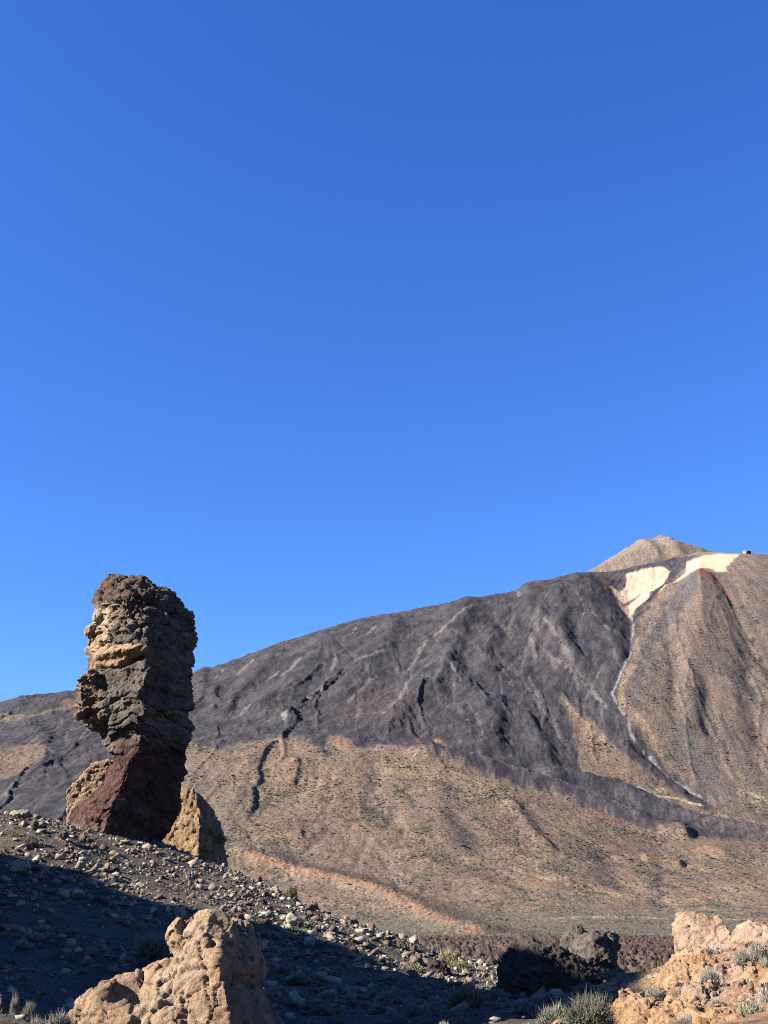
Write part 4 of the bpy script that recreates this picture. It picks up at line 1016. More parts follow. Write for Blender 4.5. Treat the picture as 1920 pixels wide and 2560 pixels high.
# the dark group in the hollow
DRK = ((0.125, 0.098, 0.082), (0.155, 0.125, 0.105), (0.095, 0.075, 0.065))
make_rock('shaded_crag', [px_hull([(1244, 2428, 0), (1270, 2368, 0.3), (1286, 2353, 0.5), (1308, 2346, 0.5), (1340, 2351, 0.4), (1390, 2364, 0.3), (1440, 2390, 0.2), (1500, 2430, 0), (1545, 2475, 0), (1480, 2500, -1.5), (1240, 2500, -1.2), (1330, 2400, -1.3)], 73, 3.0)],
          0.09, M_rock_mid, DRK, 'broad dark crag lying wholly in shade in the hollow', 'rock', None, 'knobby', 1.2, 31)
make_rock('grey_crag', [px_hull([(1425, 2378, 0), (1450, 2345, 0.2), (1480, 2326, 0.4), (1520, 2322, 0.5), (1545, 2335, 0.6), (1553, 2370, 0.7), (1545, 2408, 0.5), (1470, 2415, -1.0), (1520, 2400, -1.1), (1490, 2350, -0.8)], 76, 2.4),
                        px_hull([(1458, 2410, -0.6), (1500, 2404, -0.8), (1550, 2412, 0.2), (1563, 2440, 0.4), (1558, 2456, 0.2), (1520, 2462, -1.0), (1470, 2440, -1.1), (1480, 2480, -0.6), (1555, 2490, 0)], 76, 2.0)],
          0.08, M_rock_mid, GRY, 'grey sunlit crag rising behind the shaded crag', 'rock', None, 'knobby', 0.9, 33)
make_rock('grey_slab', [px_hull([(1403, 2372, 0), (1410, 2345, 0.1), (1432, 2318, 0.2), (1452, 2312, 0.2), (1472, 2328, 0.2), (1458, 2350, -0.4), (1428, 2372, -0.5), (1430, 2400, 0), (1405, 2400, 0)], 78, 1.8)],
          0.07, M_rock_mid, GRY, 'small grey slab split off to the left of the grey crag', 'rock', None, 'knobby', 0.7, 35)
# ------------------------------------------------------------------ rocks of the near bank on the right
PINK = ((0.64, 0.435, 0.31), (0.64, 0.45, 0.32), (0.44, 0.29, 0.205))
ORG = ((0.62, 0.385, 0.215), (0.68, 0.455, 0.275), (0.47, 0.27, 0.145))
make_rock('pale_crag', [px_hull([(1696, 2314, 0.4), (1711, 2281, 0.6), (1726, 2278, 0.5), (1770, 2280, 0.3), (1780, 2300, 0.0), (1784, 2345, -0.4), (1760, 2405, -0.8), (1704, 2405, 0)], 52, 2.0),
                        px_hull([(1766, 2292, 0.2), (1799, 2292, 0.1), (1813, 2309, -0.3), (1826, 2331, -0.7), (1842, 2355, -1.0), (1842, 2405, -1.5), (1765, 2405, -0.8), (1776, 2340, 0.2)], 52, 1.8)],
          0.05, M_rock_mid, PINK, 'pale pinkish rock standing alone above the orange rocks', 'rock', None, 'knobby', 0.9, 41, None, (1, 1, 1), 0.45)
make_rock('pale_ledge', [px_hull([(1836, 2350, 0), (1852, 2328, 0.1), (1869, 2310, 0.2), (1880, 2318, -0.1), (1900, 2313, 0.3), (1960, 2304, 0.8), (2010, 2330, -0.6), (2010, 2400, -1.0), (1850, 2390, 0.0), (1920, 2360, -0.8)], 48, 1.8)],
          0.05, M_rock_mid, PINK, 'pale pinkish ledge running out at the right edge', 'rock', None, 'knobby', 0.8, 43, None, (1, 1, 1), 0.45)
make_rock('orange_crag', [px_hull([(1656, 2462, 0), (1667, 2426, 0.1), (1696, 2406, 0.3), (1726, 2388, 0.5), (1755, 2370, 0.7), (1778, 2380, 0.8), (1787, 2394, 0.3), (1804, 2422, 0.2), (1806, 2480, -0.6), (1735, 2485, -0.9), (1680, 2490, -0.3), (1760, 2410, -0.2), (1780, 2440, -0.6)], 36, 1.6)],
          0.035, M_rock_near, ORG, 'largest bright orange crag on the bank with a grey-green bush before it', 'rock', None, 'knobby', 0.6, 45, None, (1, 1, 1), 0.9)
make_rock('orange_ledge', [px_hull([(1520, 2575, 0), (1545, 2520, 0.1), (1562, 2500, 0.2), (1604, 2484, 0.4), (1637, 2494, 0.5), (1645, 2508, 0.0), (1622, 2550, -0.6), (1612, 2620, -1.0), (1515, 2620, -0.4)], 24, 1.1)],
          0.026, M_rock_near, ORG, 'rounded orange ledge beside the big bush at the bottom edge', 'rock', None, 'knobby', 0.45, 47, None, (1, 1, 1), 0.9)
make_rock('orange_block', [px_hull([(1736, 2470, 0), (1776, 2460, 0.2), (1798, 2484, 0.1), (1822, 2502, 0.1), (1800, 2530, -0.5), (1776, 2545, -0.8), (1710, 2535, -0.5), (1722, 2500, -0.2)], 27.5, 1.4)],
          0.03, M_rock_near, ((0.58, 0.40, 0.27), (0.62, 0.46, 0.32), (0.46, 0.30, 0.19)), 'low pinkish-orange block between three bushes', 'rock', None, 'knobby', 0.5, 49)
make_rock('orange_slab', [px_hull([(1820, 2500, 0), (1846, 2476, 0.1), (1880, 2456, 0.3), (1888, 2464, 0.2), (1862, 2500, -0.3), (1846, 2545, -0.5), (1826, 2545, -0.4)], 25.5, 1.0)],
          0.028, M_rock_near, ((0.46, 0.28, 0.18), (0.51, 0.33, 0.22), (0.37, 0.22, 0.145)), 'smooth tilted brown-orange slab', 'rock', None, 'knobby', 0.7, 51, None, (1, 1, 1), 0.5)
for nm, pts, Yb, sd, cl, lab in (
    ('orange_crag', [(1842, 2470, 0.3), (1870, 2440, 0.5), (1915, 2422, 0.4), (1960, 2420, 0.1), (1970, 2470, -0.5), (1930, 2510, -0.9), (1860, 2505, -0.3)], 30, 81, ORG, 'orange crag under the bushes at the right edge'),
    ('orange_ledge', [(1640, 2560, 0.2), (1668, 2528, 0.4), (1715, 2512, 0.3), (1752, 2530, -0.1), (1756, 2600, -0.7), (1690, 2620, -0.8), (1636, 2620, -0.1)], 22.5, 82, ORG, 'low orange ledge between the rounded ledge and the orange stones'),
    ('orange_ledge', [(1758, 2560, 0.2), (1790, 2548, 0.3), (1850, 2545, 0.1), (1890, 2566, -0.2), (1880, 2640, -0.6), (1770, 2640, -0.5)], 18.6, 83, ORG, 'orange ledge cut by the bottom edge in the lower right'),
    ('orange_crag', [(1786, 2440, 0.3), (1810, 2420, 0.4), (1850, 2412, 0.2), (1866, 2440, -0.3), (1850, 2475, -0.7), (1800, 2475, -0.3)], 34, 84, PINK, 'pinkish crag joined to the right side of the largest orange crag'),
    ('orange_crag', [(1690, 2500, 0.3), (1712, 2478, 0.4), (1745, 2470, 0.2), (1752, 2510, -0.4), (1720, 2540, -0.6), (1686, 2535, -0.2)], 28.5, 85, ORG, 'orange crag in the gap below the largest crag')):
    make_rock(nm, [px_hull(pts, Yb, 1.0)], 0.03, M_rock_near, cl, lab, 'rock', None, 'knobby', 0.5, sd, None, (1, 1, 1), 0.8)
boulder('orange_stone', 1796, 1846, 2514, 2556, 20.5, ORG, 'orange stone with a dark right side near the bottom edge', M_rock_near, seed=53, flat=0.5)
boulder('orange_stone', 1856, 1902, 2396, 2440, 34, ((0.44, 0.27, 0.18), (0.50, 0.32, 0.22), (0.34, 0.2, 0.14)), 'brown-orange rock high on the bank among bushes', M_rock_near, seed=54, lean=0.4)
boulder('orange_stone', 1700, 1760, 2520, 2562, 23, ORG, 'orange stone at the bottom edge between dry bushes', M_rock_near, seed=55)
boulder('orange_stone', 1895, 1960, 2428, 2470, 29, ORG, 'orange rock cut by the right edge', M_rock_near, seed=56)
boulder('orange_stone', 1372, 1420, 2544, 2575, 24, ORG, 'orange stone peeping up below the big bush', M_rock_near, seed=57)
boulder('orange_stone', 1310, 1345, 2548, 2575, 25, PALE, 'pale grey stone on the bottom edge left of the big bush', M_rock_near, seed=58)
boulder('orange_stone', 1760, 1840, 2545, 2590, 19, ORG, 'broad orange stone cut by the bottom edge', M_rock_near, seed=59)
rb = np.random.default_rng(77)
bank_lbl = ('under the pale pinkish rock', 'around the largest orange crag', 'between the bushes low on the bank', 'in the lower right corner')
nb_ = 0
while nb_ < 46:
    uu_ = rb.uniform(1540, 1950); Yb = rb.uniform(19, 46)
    aa_ = (uu_ - 960) / F / 1.08; xg = aa_ * Yb; zg = float(base_z(xg, Yb)); ug, vg = to_px(np.array([xg, Yb, zg]))
    if not (2380 < vg < 2565) or ug < np.interp(vg, [2380, 2470, 2565], [1700, 1650, 1530]): continue
    wpx = rb.uniform(9, 34) * (1.25 if vg > 2480 else 0.85)
    zi = 0 if vg < 2410 else 1 if vg < 2470 else 2 if ug < 1790 else 3
    szw = 'big' if wpx > 26 else 'small'
    boulder('orange_stone', ug - wpx, ug + wpx, vg - wpx * rb.uniform(0.5, 1.1), vg + 3, Yb, (ORG, ORG, PINK, ((0.44, 0.27, 0.18), (0.50, 0.32, 0.22), (0.34, 0.2, 0.14)))[nb_ % 4],
            '%s %s broken rock %s' % (szw, ('bright orange', 'bright orange', 'pale pinkish', 'brown-orange')[nb_ % 4], bank_lbl[zi]), M_rock_near, seed=300 + nb_, n=12, lean=rb.uniform(-0.4, 0.4), flat=0.4, sink=0.6,
            group='%s %s rocks %s' % (szw, ('bright orange', 'bright orange', 'pale pinkish', 'brown-orange')[nb_ % 4], bank_lbl[zi]), disp='knobby' if nb_ % 2 else 'blocky')
    nb_ += 1
boulder('edge_rock', -24, 10, 2470, 2600, 28, ((0.30, 0.22, 0.15), (0.36, 0.27, 0.19), (0.22, 0.16, 0.11)), 'narrow dark rock cut by the left edge', M_rock_near, seed=60, flat=0.5)

# ------------------------------------------------------------------ high rock beyond the left edge that shades the hollow
TE = math.tan(SUN_EL)
PH = np.array([SH[1], -SH[0]])                       # across the light, away from the camera
a0 = -52.0
edge_px = [(-260, 2105), (-120, 2122), (0, 2132), (84, 2137), (139, 2157), (270, 2191), (350, 2237), (422, 2254), (506, 2275), (590, 2292), (692, 2326), (790, 2349), (853, 2374), (937, 2388), (980, 2408), (1064, 2427), (1180, 2438)]
prof = []
for (u_e, v_e) in edge_px:
    p = ray_ground(u_e, v_e)
    q = p[:2] @ PH; al = -(p[:2] @ SH)
    prof.append((q, p[2] + (al - a0) * TE))
for (u_e, v_e, Y_e) in ((1305, 2344, 73.5), (1400, 2366, 73), (1470, 2408, 73)):
    p = at(u_e, v_e, Y_e); prof.append((p[:2] @ PH, p[2] + (-(p[:2] @ SH) - a0) * TE))
prof = sorted(prof)
pq = np.array([p[0] for p in prof]); ph = np.array([p[1] for p in prof])
qk = np.concatenate([[35.0, 37.0, 44.0, 52.0, 60.0], np.linspace(65.0, 100.0, 15), [103.0, 106.0]])
def hprof(q):
    if q < 65: return float(np.interp(q, [35, 37, 44, 52, 60, 65], [40, 43, 45.5, 46.5, 48.0, 49.4]))
    if q > 100.2: return float(np.interp(q, [100.2, 103, 106], [32, 24, 12]))
    w = np.exp(-((pq - q) / 0.9) ** 2) + 1e-9
    return float((w * ph).sum() / w.sum())
def lw(q, al, z):
    p = -SH * al + PH * q
    return np.array([p[0], p[1], z])
wall_h = []
for i in range(len(qk) - 1):
    q0, q1 = qk[i], qk[i + 1]; h0, h1 = hprof(q0), hprof(q1)
    wall_h.append([lw(q, a0 + da, z) for q, h in ((q0, h0), (q1, h1)) for da, z in ((-9, -8), (7, -8), (3.5, h * 0.6), (0.6, h - 1), (0, h), (-2.5, h - 0.6), (-6, h * 0.7))])
V, Fq = remesh(wall_h, 0.95, 1)
N = vnormals(V, Fq)
P = V + N * (0.6 * disp_blocky(V, 3.5, 4) + 0.35 * fbm3(V / 1.2, 3, 5) - 0.2)[:, None]
o_ = np.array([P[:, 0].mean(), P[:, 1].mean(), P[:, 2].min()])
tag(add('rock_wall', mesh_np('rock_wall', P - o_, Fq, M_rock_far, True, tint(P, (0.2, 0.15, 0.115), (0.26, 0.19, 0.14), (0.15, 0.11, 0.09), 5, 3)), None, o_),
    'high rock wall beyond the left edge that shades the hollow', 'rock wall')

# =================================================================== LOOSE STONES
def stone_mesh(seed, n=12, squash=0.75):
    r = np.random.default_rng(seed)
    q = r.normal(size=(n, 3)); q /= np.linalg.norm(q, axis=1)[:, None]
    q *= r.uniform(0.75, 1.1, (n, 1)) * np.array([1.0, r.uniform(0.65, 0.95), squash * r.uniform(0.7, 1.1)])
    bm = bmesh.new(); hull_bm(bm, q); bmesh.ops.triangulate(bm, faces=bm.faces[:])
    bmesh.ops.recalc_face_normals(bm, faces=bm.faces[:])
    me = bpy.data.meshes.new('s'); bm.to_mesh(me); bm.free()
    V = np.array([v.co[:] for v in me.vertices]); Fc = np.array([p.vertices[:] for p in me.polygons]); bpy.data.meshes.remove(me)
    return V, Fc
STONES = [stone_mesh(100 + i, 8 + i % 4, 0.55 + 0.06 * (i % 7)) for i in range(12)]
CHIPS = [stone_mesh(150 + i, 6, 0.7) for i in range(8)]
NST = 31000
rs = np.random.default_rng(21)
sx = rs.uniform(-48, 24, NST * 4); sy = rs.uniform(20, 120, NST * 4)
gzz = base_z(sx, sy)
su, sv = to_px(np.stack([sx, sy, gzz], 1))
dens = np.full(len(sx), 0.30)
clump = fbm2(sx / 5, sy / 5, 3, 33)
dens += 0.5 * sstep(72, 86, sy) + 1.1 * clump
dens -= 0.5 * np.exp(-(((su - 420) / 90) ** 2 + ((sv - 2200) / 26) ** 2))
dens += 0.35 * sstep(480, 620, su) * sstep(75, 85, sy)
dens += 0.9 * ((sx > 4.6) & (sx > 0.17 * sy) & (sy < 60))
dens *= (su > -120) & (su < 2050) & (sv < 2600)
keep = np.where(rs.random(len(sx)) < dens)[0][:NST]
sx, sy, gzz, su, sv = (a_[keep] for a_ in (sx, sy, gzz, su, sv))
ssz = np.clip(np.exp(rs.normal(-2.3, 0.68, len(sx))), 0.05, 0.62)
ssz *= np.where(sy < 45, 0.6, 1.0)
skind = rs.choice(4, len(sx), p=[0.34, 0.34, 0.2, 0.12])
SCOL = np.array([(0.62, 0.55, 0.43), (0.38, 0.32, 0.255), (0.19, 0.155, 0.13), (0.36, 0.23, 0.17)])
bank = (sx > 4.6) & (sx > 0.17 * sy) & (sy < 60)
sgz = tz(sx, sy)
in_fr = (su > 5) & (su < 1915) & (sv < 2550)
rank = np.argsort(-(ssz / sy) * in_fr * ~bank)
big = rank[:300]
ssz = np.where(bank, np.minimum(ssz, 0.13), ssz)
smat = [rock_mat('stone_%s' % n, 5.0, 0.5, 0.05, 0.3, tuple(c * ALB), None, 0.25) for n, c in zip(('pale', 'grey', 'dark', 'brown'), SCOL)]
sname = ('pale cream', 'grey-brown', 'dark grey', 'reddish-brown')
smeshes = {}
for k in range(4):
    for i in range(12):
        smeshes[k, i] = mesh_np('stone', STONES[i][0], STONES[i][1], smat[k], False)
ax_sun = np.array([SH[0] * math.cos(SUN_EL), SH[1] * math.cos(SUN_EL), math.sin(SUN_EL)])
qmin = 35
def where(u, v, shade):
    z = ('left of the pillar', 'under the pillar', 'below the jointed slab', 'below the round olive bush', 'where the mound ends', 'near the dark crags')[int(np.clip(np.searchsorted([150, 400, 620, 800, 1100], u), 0, 5))]
    e = float(np.interp(u, [p[0] for p in edge_px], [p[1] for p in edge_px]))
    if shade: h = 'shaded just below the shadow edge' if v < e + 60 else 'half way down the shade' if v < e + 150 else 'deep in the shade'
    else: h = 'sunlit just above the shadow edge' if v > e - 35 else 'sunlit near the crest'
    return h + ' ' + z
def in_shade(x, y, z):
    q = x * PH[0] + y * PH[1]; al = -(x * SH[0] + y * SH[1])
    return (35 < q < 106) and z + (al - a0) * TE < hprof(q)
for i in big:
    k = int(skind[i])
    o = add('stone', smeshes[k, int(rs.integers(12))], None, (sx[i], sy[i], sgz[i] + 0.18 * ssz[i]))
    o.scale = (ssz[i] * rs.uniform(0.9, 1.3), ssz[i] * rs.uniform(0.8, 1.2), ssz[i] * rs.uniform(0.7, 1.1)); o.rotation_euler = (rs.uniform(-0.5, 0.5), rs.uniform(-0.5, 0.5), rs.uniform(0, 6.28))
    shd = in_shade(sx[i], sy[i], sgz[i] + 0.2)
    szw = 'large' if ssz[i] > 0.42 else 'small'
    zone = where(su[i], sv[i], shd)
    tag(o, '%s %s angular stone %s' % (szw, sname[k], zone), 'stone', '%s %s stones %s' % (szw, sname[k], zone))
Vs, Fs, Cs, off = [], [], [], 0
for n_i, i in enumerate(rank[300:]):
    Vv, Ff = STONES[i % 12] if n_i < 5000 else CHIPS[i % 8]
    a_ = rs.uniform(0, 6.28); c_, s2 = math.cos(a_), math.sin(a_)
    R_ = np.array([[c_, -s2, 0], [s2, c_, 0], [0, 0, 1]])
    Vs.append((Vv * ssz[i] * rs.uniform(0.7, 1.25, 3)) @ R_.T + (sx[i], sy[i], sgz[i] + 0.15 * ssz[i])); Fs.append(Ff + off); off += len(Vv)
    Cs.append(np.tile((SCOL[skind[i]] if not bank[i] else np.array([0.50, 0.32, 0.18])) * rs.uniform(0.75, 1.25), (len(Vv), 1)))
tag(add('scree', mesh_np('scree', np.concatenate(Vs), np.concatenate(Fs), M_rock_mid, False, np.concatenate(Cs))), 'countless small broken stones strewn over the mound and the hollow', None, None, 'stuff')

blk_me = []
for i in range(7):
    r_ = np.random.default_rng(500 + i)
    q = r_.normal(size=(11, 3)); q /= np.linalg.norm(q, axis=1)[:, None]
    h0 = list(q * r_.uniform(0.8, 1.1, (11, 1)) * np.array([1, r_.uniform(0.7, 1), r_.uniform(0.6, 0.95)]))
    V_, F_ = remesh([h0], 0.13, 0)
    P_ = V_ + vnormals(V_, F_) * (0.55 * disp_knobby(V_ * 1.0, 0.9, 60 + i))[:, None]
    for cl_ in (GRY, BRN, PALE):
        blk_me.append(mesh_np('block', P_, F_, M_rock_mid, False, tint(P_, *[tuple(1.25 * np.array(c_)) for c_ in cl_], 1.0, 70 + i)))
nblk = 0
while nblk < 70:
    ub, vb = rs.uniform(5, 1100), 0
    yb = rs.uniform(80, 112); xb = (ub - 960) / F / 1.05 * yb; zb = float(tz(xb, yb)); ub, vb = to_px(np.array([xb, yb, zb]))
    if in_shade(xb, yb, zb + 0.4) and rs.random() < 0.75: continue
    if abs(ub - 300) < 140 and yb > 104: continue
    sb = float(np.clip(np.exp(rs.normal(-0.85, 0.38)), 0.25, 0.95)); kk = int(rs.integers(len(blk_me)))
    o = add('block', blk_me[kk], None, (xb, yb, zb + 0.2 * sb)); o.scale = (sb * rs.uniform(0.9, 1.3), sb, sb * rs.uniform(0.75, 1.1)); o.rotation_euler = (rs.uniform(-0.4, 0.4), rs.uniform(-0.4, 0.4), rs.uniform(0, 6.28))
    kc = ('grey', 'brown', 'cream')[kk % 3]
    shd = in_shade(xb, yb, zb + 0.4); szw = 'big' if sb > 0.5 else 'small'
    zone = where(ub, vb, shd)
    tag(o, '%s %s craggy block %s' % (szw, kc, zone), 'rock', '%s %s craggy blocks %s' % (szw, kc, zone))
    nblk += 1
# =================================================================== SHRUBS
def leaf_mat(name, c0, c1):
    m, nt, b = new_mat(name, 0.9)
    at_ = nt.nodes.new('ShaderNodeAttribute'); at_.attribute_name = 'Col'
    oi = nt.nodes.new('ShaderNodeObjectInfo')
    mr = nt.nodes.new('ShaderNodeMapRange'); mr.inputs['To Min'].default_value = 0.75; mr.inputs['To Max'].default_value = 1.25
    nt.links.new(oi.outputs['Random'], mr.inputs['Value'])
    vm = nt.nodes.new('ShaderNodeVectorMath'); vm.operation = 'SCALE'
    nt.links.new(at_.outputs['Color'], vm.inputs[0]); nt.links.new(mr.outputs[0], vm.inputs['Scale']); nt.links.new(vm.outputs[0], b.inputs['Base Color'])
    return m
M_leaf = leaf_mat('broom_twigs', None, None)
M_stem = rock_mat('dry_wood', 20, 0.3, 0.02, 0.3, (0.05, 0.04, 0.031))
def shrub_mesh(seed, n, width, col, tip, up=0.55, flat=0.75, wild=0.35):
    """dome of thin twigs, radius 1"""
    r = np.random.default_rng(seed)
    d = r.normal(size=(n, 3)); d[:, 2] = np.abs(d[:, 2]); d /= np.linalg.norm(d, axis=1)[:, None]
    lump = 0.78 + 0.30 * fbm3(d * 1.6, 3, seed)
    rad = r.uniform(0.25, 0.72, n) * lump
    o = d * rad[:, None] * np.array([1, 1, flat])
    dr = d + np.array([0, 0, up]) + r.normal(0, wild, (n, 3)); dr /= np.linalg.norm(dr, axis=1)[:, None]
    ln = r.uniform(0.18, 0.42, n) * lump
    side = np.cross(dr, r.normal(size=(n, 3))); side /= np.linalg.norm(side, axis=1)[:, None]
    w = width * r.uniform(0.6, 1.4, n)
    a_ = o - side * w[:, None]; b_ = o + side * w[:, None]; mid = o + dr * (ln * 0.55)[:, None]
    bend = r.normal(0, 0.08, (n, 3)); c_ = o + dr * ln[:, None] + bend
    V = np.stack([a_, b_, mid + side * (w * 0.9)[:, None], c_, mid - side * (w * 0.9)[:, None]], 1).reshape(-1, 3)
    i = np.arange(n) * 5
    Fc = np.concatenate([np.stack([i, i + 1, i + 2], 1), np.stack([i, i + 2, i + 4], 1), np.stack([i + 4, i + 2, i + 3], 1)])
    jit = r.uniform(0.65, 1.35, (n, 1))
    c0 = np.asarray(col) * jit; c1 = np.asarray(tip) * jit
    C = np.stack([c0, c0, (c0 + c1) / 2, c1, (c0 + c1) / 2], 1).reshape(-1, 3) / ALB
    return mesh_np('foliage', V, Fc, M_leaf, False, C)
def stem_mesh(seed, n=9, rad=0.028, reach=0.75):
    r = np.random.default_rng(seed); Vl, Fl, off = [], [], 0
    for k in range(n):
        d = r.normal(size=3); d[2] = abs(d[2]) * 0.8 + 0.35; d /= np.linalg.norm(d)
        p = np.array([r.normal(0, 0.05), r.normal(0, 0.05), -0.08]); m = 6
        for t in range(m):
            w = rad * (1 - 0.8 * t / (m - 1))
            s1 = np.cross(d, [0.3, 0.5, 0.1]); s1 /= np.linalg.norm(s1); s2 = np.cross(d, s1)
            for a_ in range(4):
                Vl.append(p + w * (math.cos(a_ * 1.571) * s1 + math.sin(a_ * 1.571) * s2))
            if t:
                for a_ in range(4):
                    Fl.append([off + (t - 1) * 4 + a_, off + (t - 1) * 4 + (a_ + 1) % 4, off + t * 4 + (a_ + 1) % 4, off + t * 4 + a_])
            p = p + d * reach / (m - 1); d = d + r.normal(0, 0.22, 3); d /= np.linalg.norm(d)
        off += m * 4
    return mesh_np('stem', np.array(Vl), np.array(Fl), M_stem, True)
GRN, GRT = (0.075, 0.074, 0.050), (0.175, 0.168, 0.122)
OLV, OLT = (0.085, 0.075, 0.040), (0.19, 0.165, 0.09)
GRE, GRP = (0.105, 0.096, 0.080), (0.21, 0.195, 0.165)
near_fol = [shrub_mesh(200 + i, 3600, 0.013, c, t) for i, (c, t) in enumerate(((GRN, GRT), (GRE, GRP), (OLV, OLT), (GRN, GRT), (GRE, GRP)))]
big_fol = shrub_mesh(230, 6500, 0.0075, (0.062, 0.060, 0.042), (0.15, 0.142, 0.105), 0.45, 0.85, 0.55)
near_stem = [stem_mesh(240 + i) for i in range(3)]
low_fol = [shrub_mesh(260 + i, 330, 0.030, c, t) for i, (c, t) in enumerate(((GRN, GRT), (GRE, GRP), (OLV, OLT), (GRE, GRP)))]
def bush(u0, u1, v0, v1, Yb, label, var=0, group=None, tall=1.0, fol=None, name='bush'):
    c = at((u0 + u1) / 2, v1, Yb)
    R_ = 0.5 * (u1 - u0) * Yb / F / float(dy_of_v(v1)) / 0.74
    Hh = (v1 - v0) * Yb / F / 1.1 * 1.15
    e = bpy.data.objects.new(name, None); COL.objects.link(e); e.location = c + np.array([0, 0, -0.05]); e.rotation_euler = (0, 0, random.uniform(0, 6.28))
    tag(e, label, 'bush', group)
    for nm, me in (('foliage', fol or near_fol[var]), ('stem', near_stem[var % 3])):
        o = add(nm, me, e); o.scale = (R_, R_, Hh * tall / 0.78)
    return e
bush(1410, 1548, 2484, 2572, 22.5, 'biggest wispy grey-green bush with bare dark stems at the bottom edge', 0, fol=big_fol)
bush(1340, 1440, 2508, 2572, 26, 'dim grey-green bush half in shade left of the biggest bush', 3)
bush(1748, 1804, 2414, 2466, 33.5, 'round grey-green bush in front of the largest orange crag', 1)
bush(1676, 1742, 2462, 2520, 29, 'grey bush in the gap below the largest orange crag', 3)
bush(1790, 1838, 2460, 2500, 28.5, 'low grey-green bush above the smooth orange slab', 1)
bush(1832, 1890, 2436, 2480, 29.5, 'grey-green bush on top of the smooth orange slab', 1)
bush(1610, 1662, 2462, 2500, 31, 'pale grey-green bush behind the rounded orange ledge', 1)
bush(1838, 1930, 2490, 2575, 19.5, 'large grey-green bush in the lower right corner', 0)
bush(1895, 1975, 2450, 2520, 22, 'grey-green bush at the right edge above the corner bush', 1)
bush(1832, 1882, 2365, 2420, 41, 'pale grey-green bush under the pale pinkish ledge', 1)
bush(1872, 1925, 2345, 2405, 42, 'grey-green bush against the right edge under the ledge', 1)
bush(1893, 1945, 2390, 2435, 36, 'dark grey-green bush at the right edge beside the brown-orange rock', 0)
bush(1690, 1752, 2528, 2580, 22, 'dry grey bush at the bottom edge left of the orange stones', 4)
bush(1772, 1822, 2490, 2520, 25, 'small grey bush squeezed beside the low pinkish-orange block', 4)
bush(1735, 1800, 2358, 2405, 47, 'dry brownish bush at the foot of the pale pinkish rock', 4)
bush(1792, 1850, 2362, 2402, 47, 'grey-brown bush right of the dry bush under the pale rock', 4)
bush(1690, 1735, 2362, 2402, 49, 'brown dry bush left under the pale pinkish rock', 2)
bush(1575, 1625, 2475, 2500, 42, 'grey bush on the rim where the bank drops to the lava', 4)
bush(1090, 1125, 2548, 2575, 34, 'sunlit pale tuft at the bottom edge in the middle', 1)
bush(-10, 60, 2530, 2585, 28, 'pale grey bush in the lower left corner', 1)
bush(48, 92, 2502, 2560, 28.5, 'knotty grey-green bush leaning in the lower left', 3)
bush(112, 182, 2522, 2580, 28, 'round grey bush touching the tan outcrop', 1)
bush(60, 120, 2540, 2590, 26, 'low pale bush between the bushes of the lower left corner', 4)
bush(20, 46, 2494, 2550, 29, 'thin upright twiggy bush in the lower left', 4, tall=1.2)
bush(708, 746, 2208, 2252, 105, 'round olive bush alone on the crest of the mound', 2)
bush(18, 62, 2072, 2106, 98, 'olive bush below the cream-white rock', 2)
bush(58, 96, 2080, 2112, 96, 'greyer bush next to the olive bush below the white rock', 0)
bush(520, 556, 2150, 2182, 113, 'grey-green bush at the right foot of the jointed slab', 1)
bush(885, 925, 2318, 2345, 93, 'grey bush left of the leaning brown wedge', 0)
bush(1090, 1150, 2370, 2432, 89, 'pale olive bush behind the dark round boulder', 2)
bush(1130, 1170, 2400, 2436, 88, 'small olive bush right of the dark round boulder', 2)
bush(1010, 1060, 2505, 2545, 45, 'dark bush in the middle of the shaded hollow', 0)
bush(1110, 1230, 2468, 2530, 48, 'broad dark green bush deep in the shaded hollow', 2)
bush(330, 430, 2330, 2390, 60, 'dark bush in shade behind the head of the outcrop', 0)
# small shrubs of the mound
NB = 5200
bx = rs.uniform(-48, 20, NB); by = rs.uniform(40, 118, NB)
bzb = base_z(bx, by); bu, bv = to_px(np.stack([bx, by, bzb], 1))
dn = 0.25 + 0.5 * fbm2(bx / 6, by / 6, 3, 55) + 0.3 * sstep(470, 640, bu) - 0.6 * np.exp(-(((bu - 400) / 100) ** 2 + ((bv - 2190) / 30) ** 2))
ok = np.where((rs.random(NB) < dn) & (bu > -60) & (bu < 1700) & (bv < 2580))[0]
bs = np.clip(np.exp(rs.normal(-1.0, 0.35, len(ok))), 0.18, 0.85)
tzb = tz(bx[ok], by[ok])
vis = (bu[ok] > 8) & (bu[ok] < 1600) & (bv[ok] < 2540)
order = np.argsort(-(bs / by[ok]) * vis)
tv, tf, tcol, off = [], [], [], 0
low_np = []
for me in low_fol:
    n = len(me.vertices); a_ = np.empty(n * 3, np.float32); me.vertices.foreach_get('co', a_)
    f_ = np.empty(len(me.polygons) * 3, np.int32); me.polygons.foreach_get('vertices', f_)
    c_ = np.empty(n * 4, np.float32); me.color_attributes['Col'].data.foreach_get('color', c_)
    low_np.append((a_.reshape(-1, 3), f_.reshape(-1, 3), c_.reshape(-1, 4)[:, :3]))
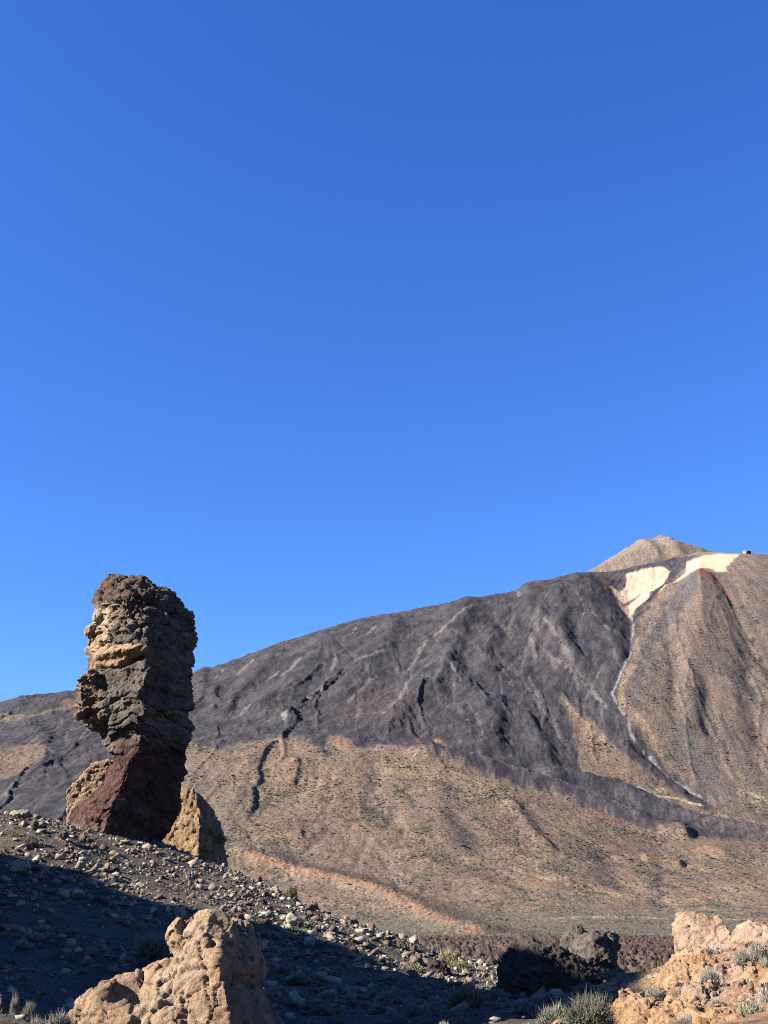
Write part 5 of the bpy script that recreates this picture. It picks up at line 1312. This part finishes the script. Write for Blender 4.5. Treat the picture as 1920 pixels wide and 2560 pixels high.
for n_i, j in enumerate(order):
    i = ok[j]; k = int(rs.choice(4, p=[0.3, 0.3, 0.12, 0.28]))
    if n_i < 265:
        o = add('shrub', low_fol[k], None, (bx[i], by[i], tzb[j] - 0.03)); o.scale = (bs[j], bs[j] * rs.uniform(0.85, 1.15), bs[j] * rs.uniform(0.8, 1.1)); o.rotation_euler = (0, 0, rs.uniform(0, 6.28))
        kc = ('grey-green', 'pale grey', 'olive', 'pale grey')[k]
        szw = 'broad' if bs[j] > 0.5 else 'small'
        sh = in_shade(bx[i], by[i], tzb[j] + 0.2)
        zone = where(bu[i], bv[i], sh)
        tag(o, '%s %s low shrub %s' % (szw, kc, zone), 'shrub', '%s %s shrubs %s' % (szw, kc, zone))
    elif n_i < 2300:
        a_, f_, c_ = low_np[k]
        sub = (np.arange(0, 330, 6)[:, None] * 5 + np.arange(5)).ravel(); nn = len(sub) // 5
        ii = np.arange(nn) * 5
        tv.append(a_[sub] * bs[j] * 1.0 + (bx[i], by[i], tzb[j] - 0.03)); tcol.append(c_[sub] / ALB)
        tf.append(np.concatenate([np.stack([ii, ii + 1, ii + 2], 1), np.stack([ii, ii + 2, ii + 4], 1), np.stack([ii + 4, ii + 2, ii + 3], 1)]) + off); off += len(sub)
tag(add('ground_cover', mesh_np('ground_cover', np.concatenate(tv), np.concatenate(tf), M_leaf, False, np.concatenate(tcol))), 'low dry ground cover between the stones', None, None, 'stuff')

# =================================================================== CABLE-CAR STATION ON THE SHOULDER
def box_me(nm, x0, x1, y0, y1, z0, z1, mat):
    V = [(x, y, z) for x in (x0, x1) for y in (y0, y1) for z in (z0, z1)]
    return mesh_np(nm, V, [(0, 1, 3, 2), (4, 6, 7, 5), (0, 4, 5, 1), (2, 3, 7, 6), (0, 2, 6, 4), (1, 5, 7, 3)], mat, False)
def plain(name, c):
    m, nt, b = new_mat(name, 0.8); n = nt.nodes.new('ShaderNodeTexNoise'); n.inputs['Scale'].default_value = 0.4
    mr = nt.nodes.new('ShaderNodeMapRange'); mr.inputs['To Min'].default_value = 0.8; mr.inputs['To Max'].default_value = 1.2
    nt.links.new(n.outputs['Fac'], mr.inputs['Value']); vm = nt.nodes.new('ShaderNodeVectorMath'); vm.operation = 'SCALE'; vm.inputs[0].default_value = c
    nt.links.new(mr.outputs[0], vm.inputs['Scale']); nt.links.new(vm.outputs[0], b.inputs['Base Color']); return m
sp = at(1868, 1387, 4985)
st = bpy.data.objects.new('mountain_station', None); COL.objects.link(st); st.location = sp + np.array([0, 0, -1]); st.rotation_euler = (0, 0, 0.25)
tag(st, 'small station building on the skyline near the summit', 'building')
mw, mr_, md_ = plain('station_wall', (0.20, 0.135, 0.125)), plain('station_roof', (0.14, 0.13, 0.14)), plain('station_bay', (0.02, 0.018, 0.024))
add('wall', box_me('wall', -17, 0, -9, 9, -8, 17, mw), st)
rf = add('roof', box_me('roof', -18, 17, -10, 10, 17, 19, mr_), st)
add('chimney', box_me('chimney', -14, -9, -2, 3, 19, 22, mw), rf)
add('bay', box_me('bay', 0, 16, -8, 9, 6, 17, md_), st)
for dx_ in (2, 13):
    add('leg', box_me('leg', dx_, dx_ + 2, -8, -5, -8, 6, md_), st)
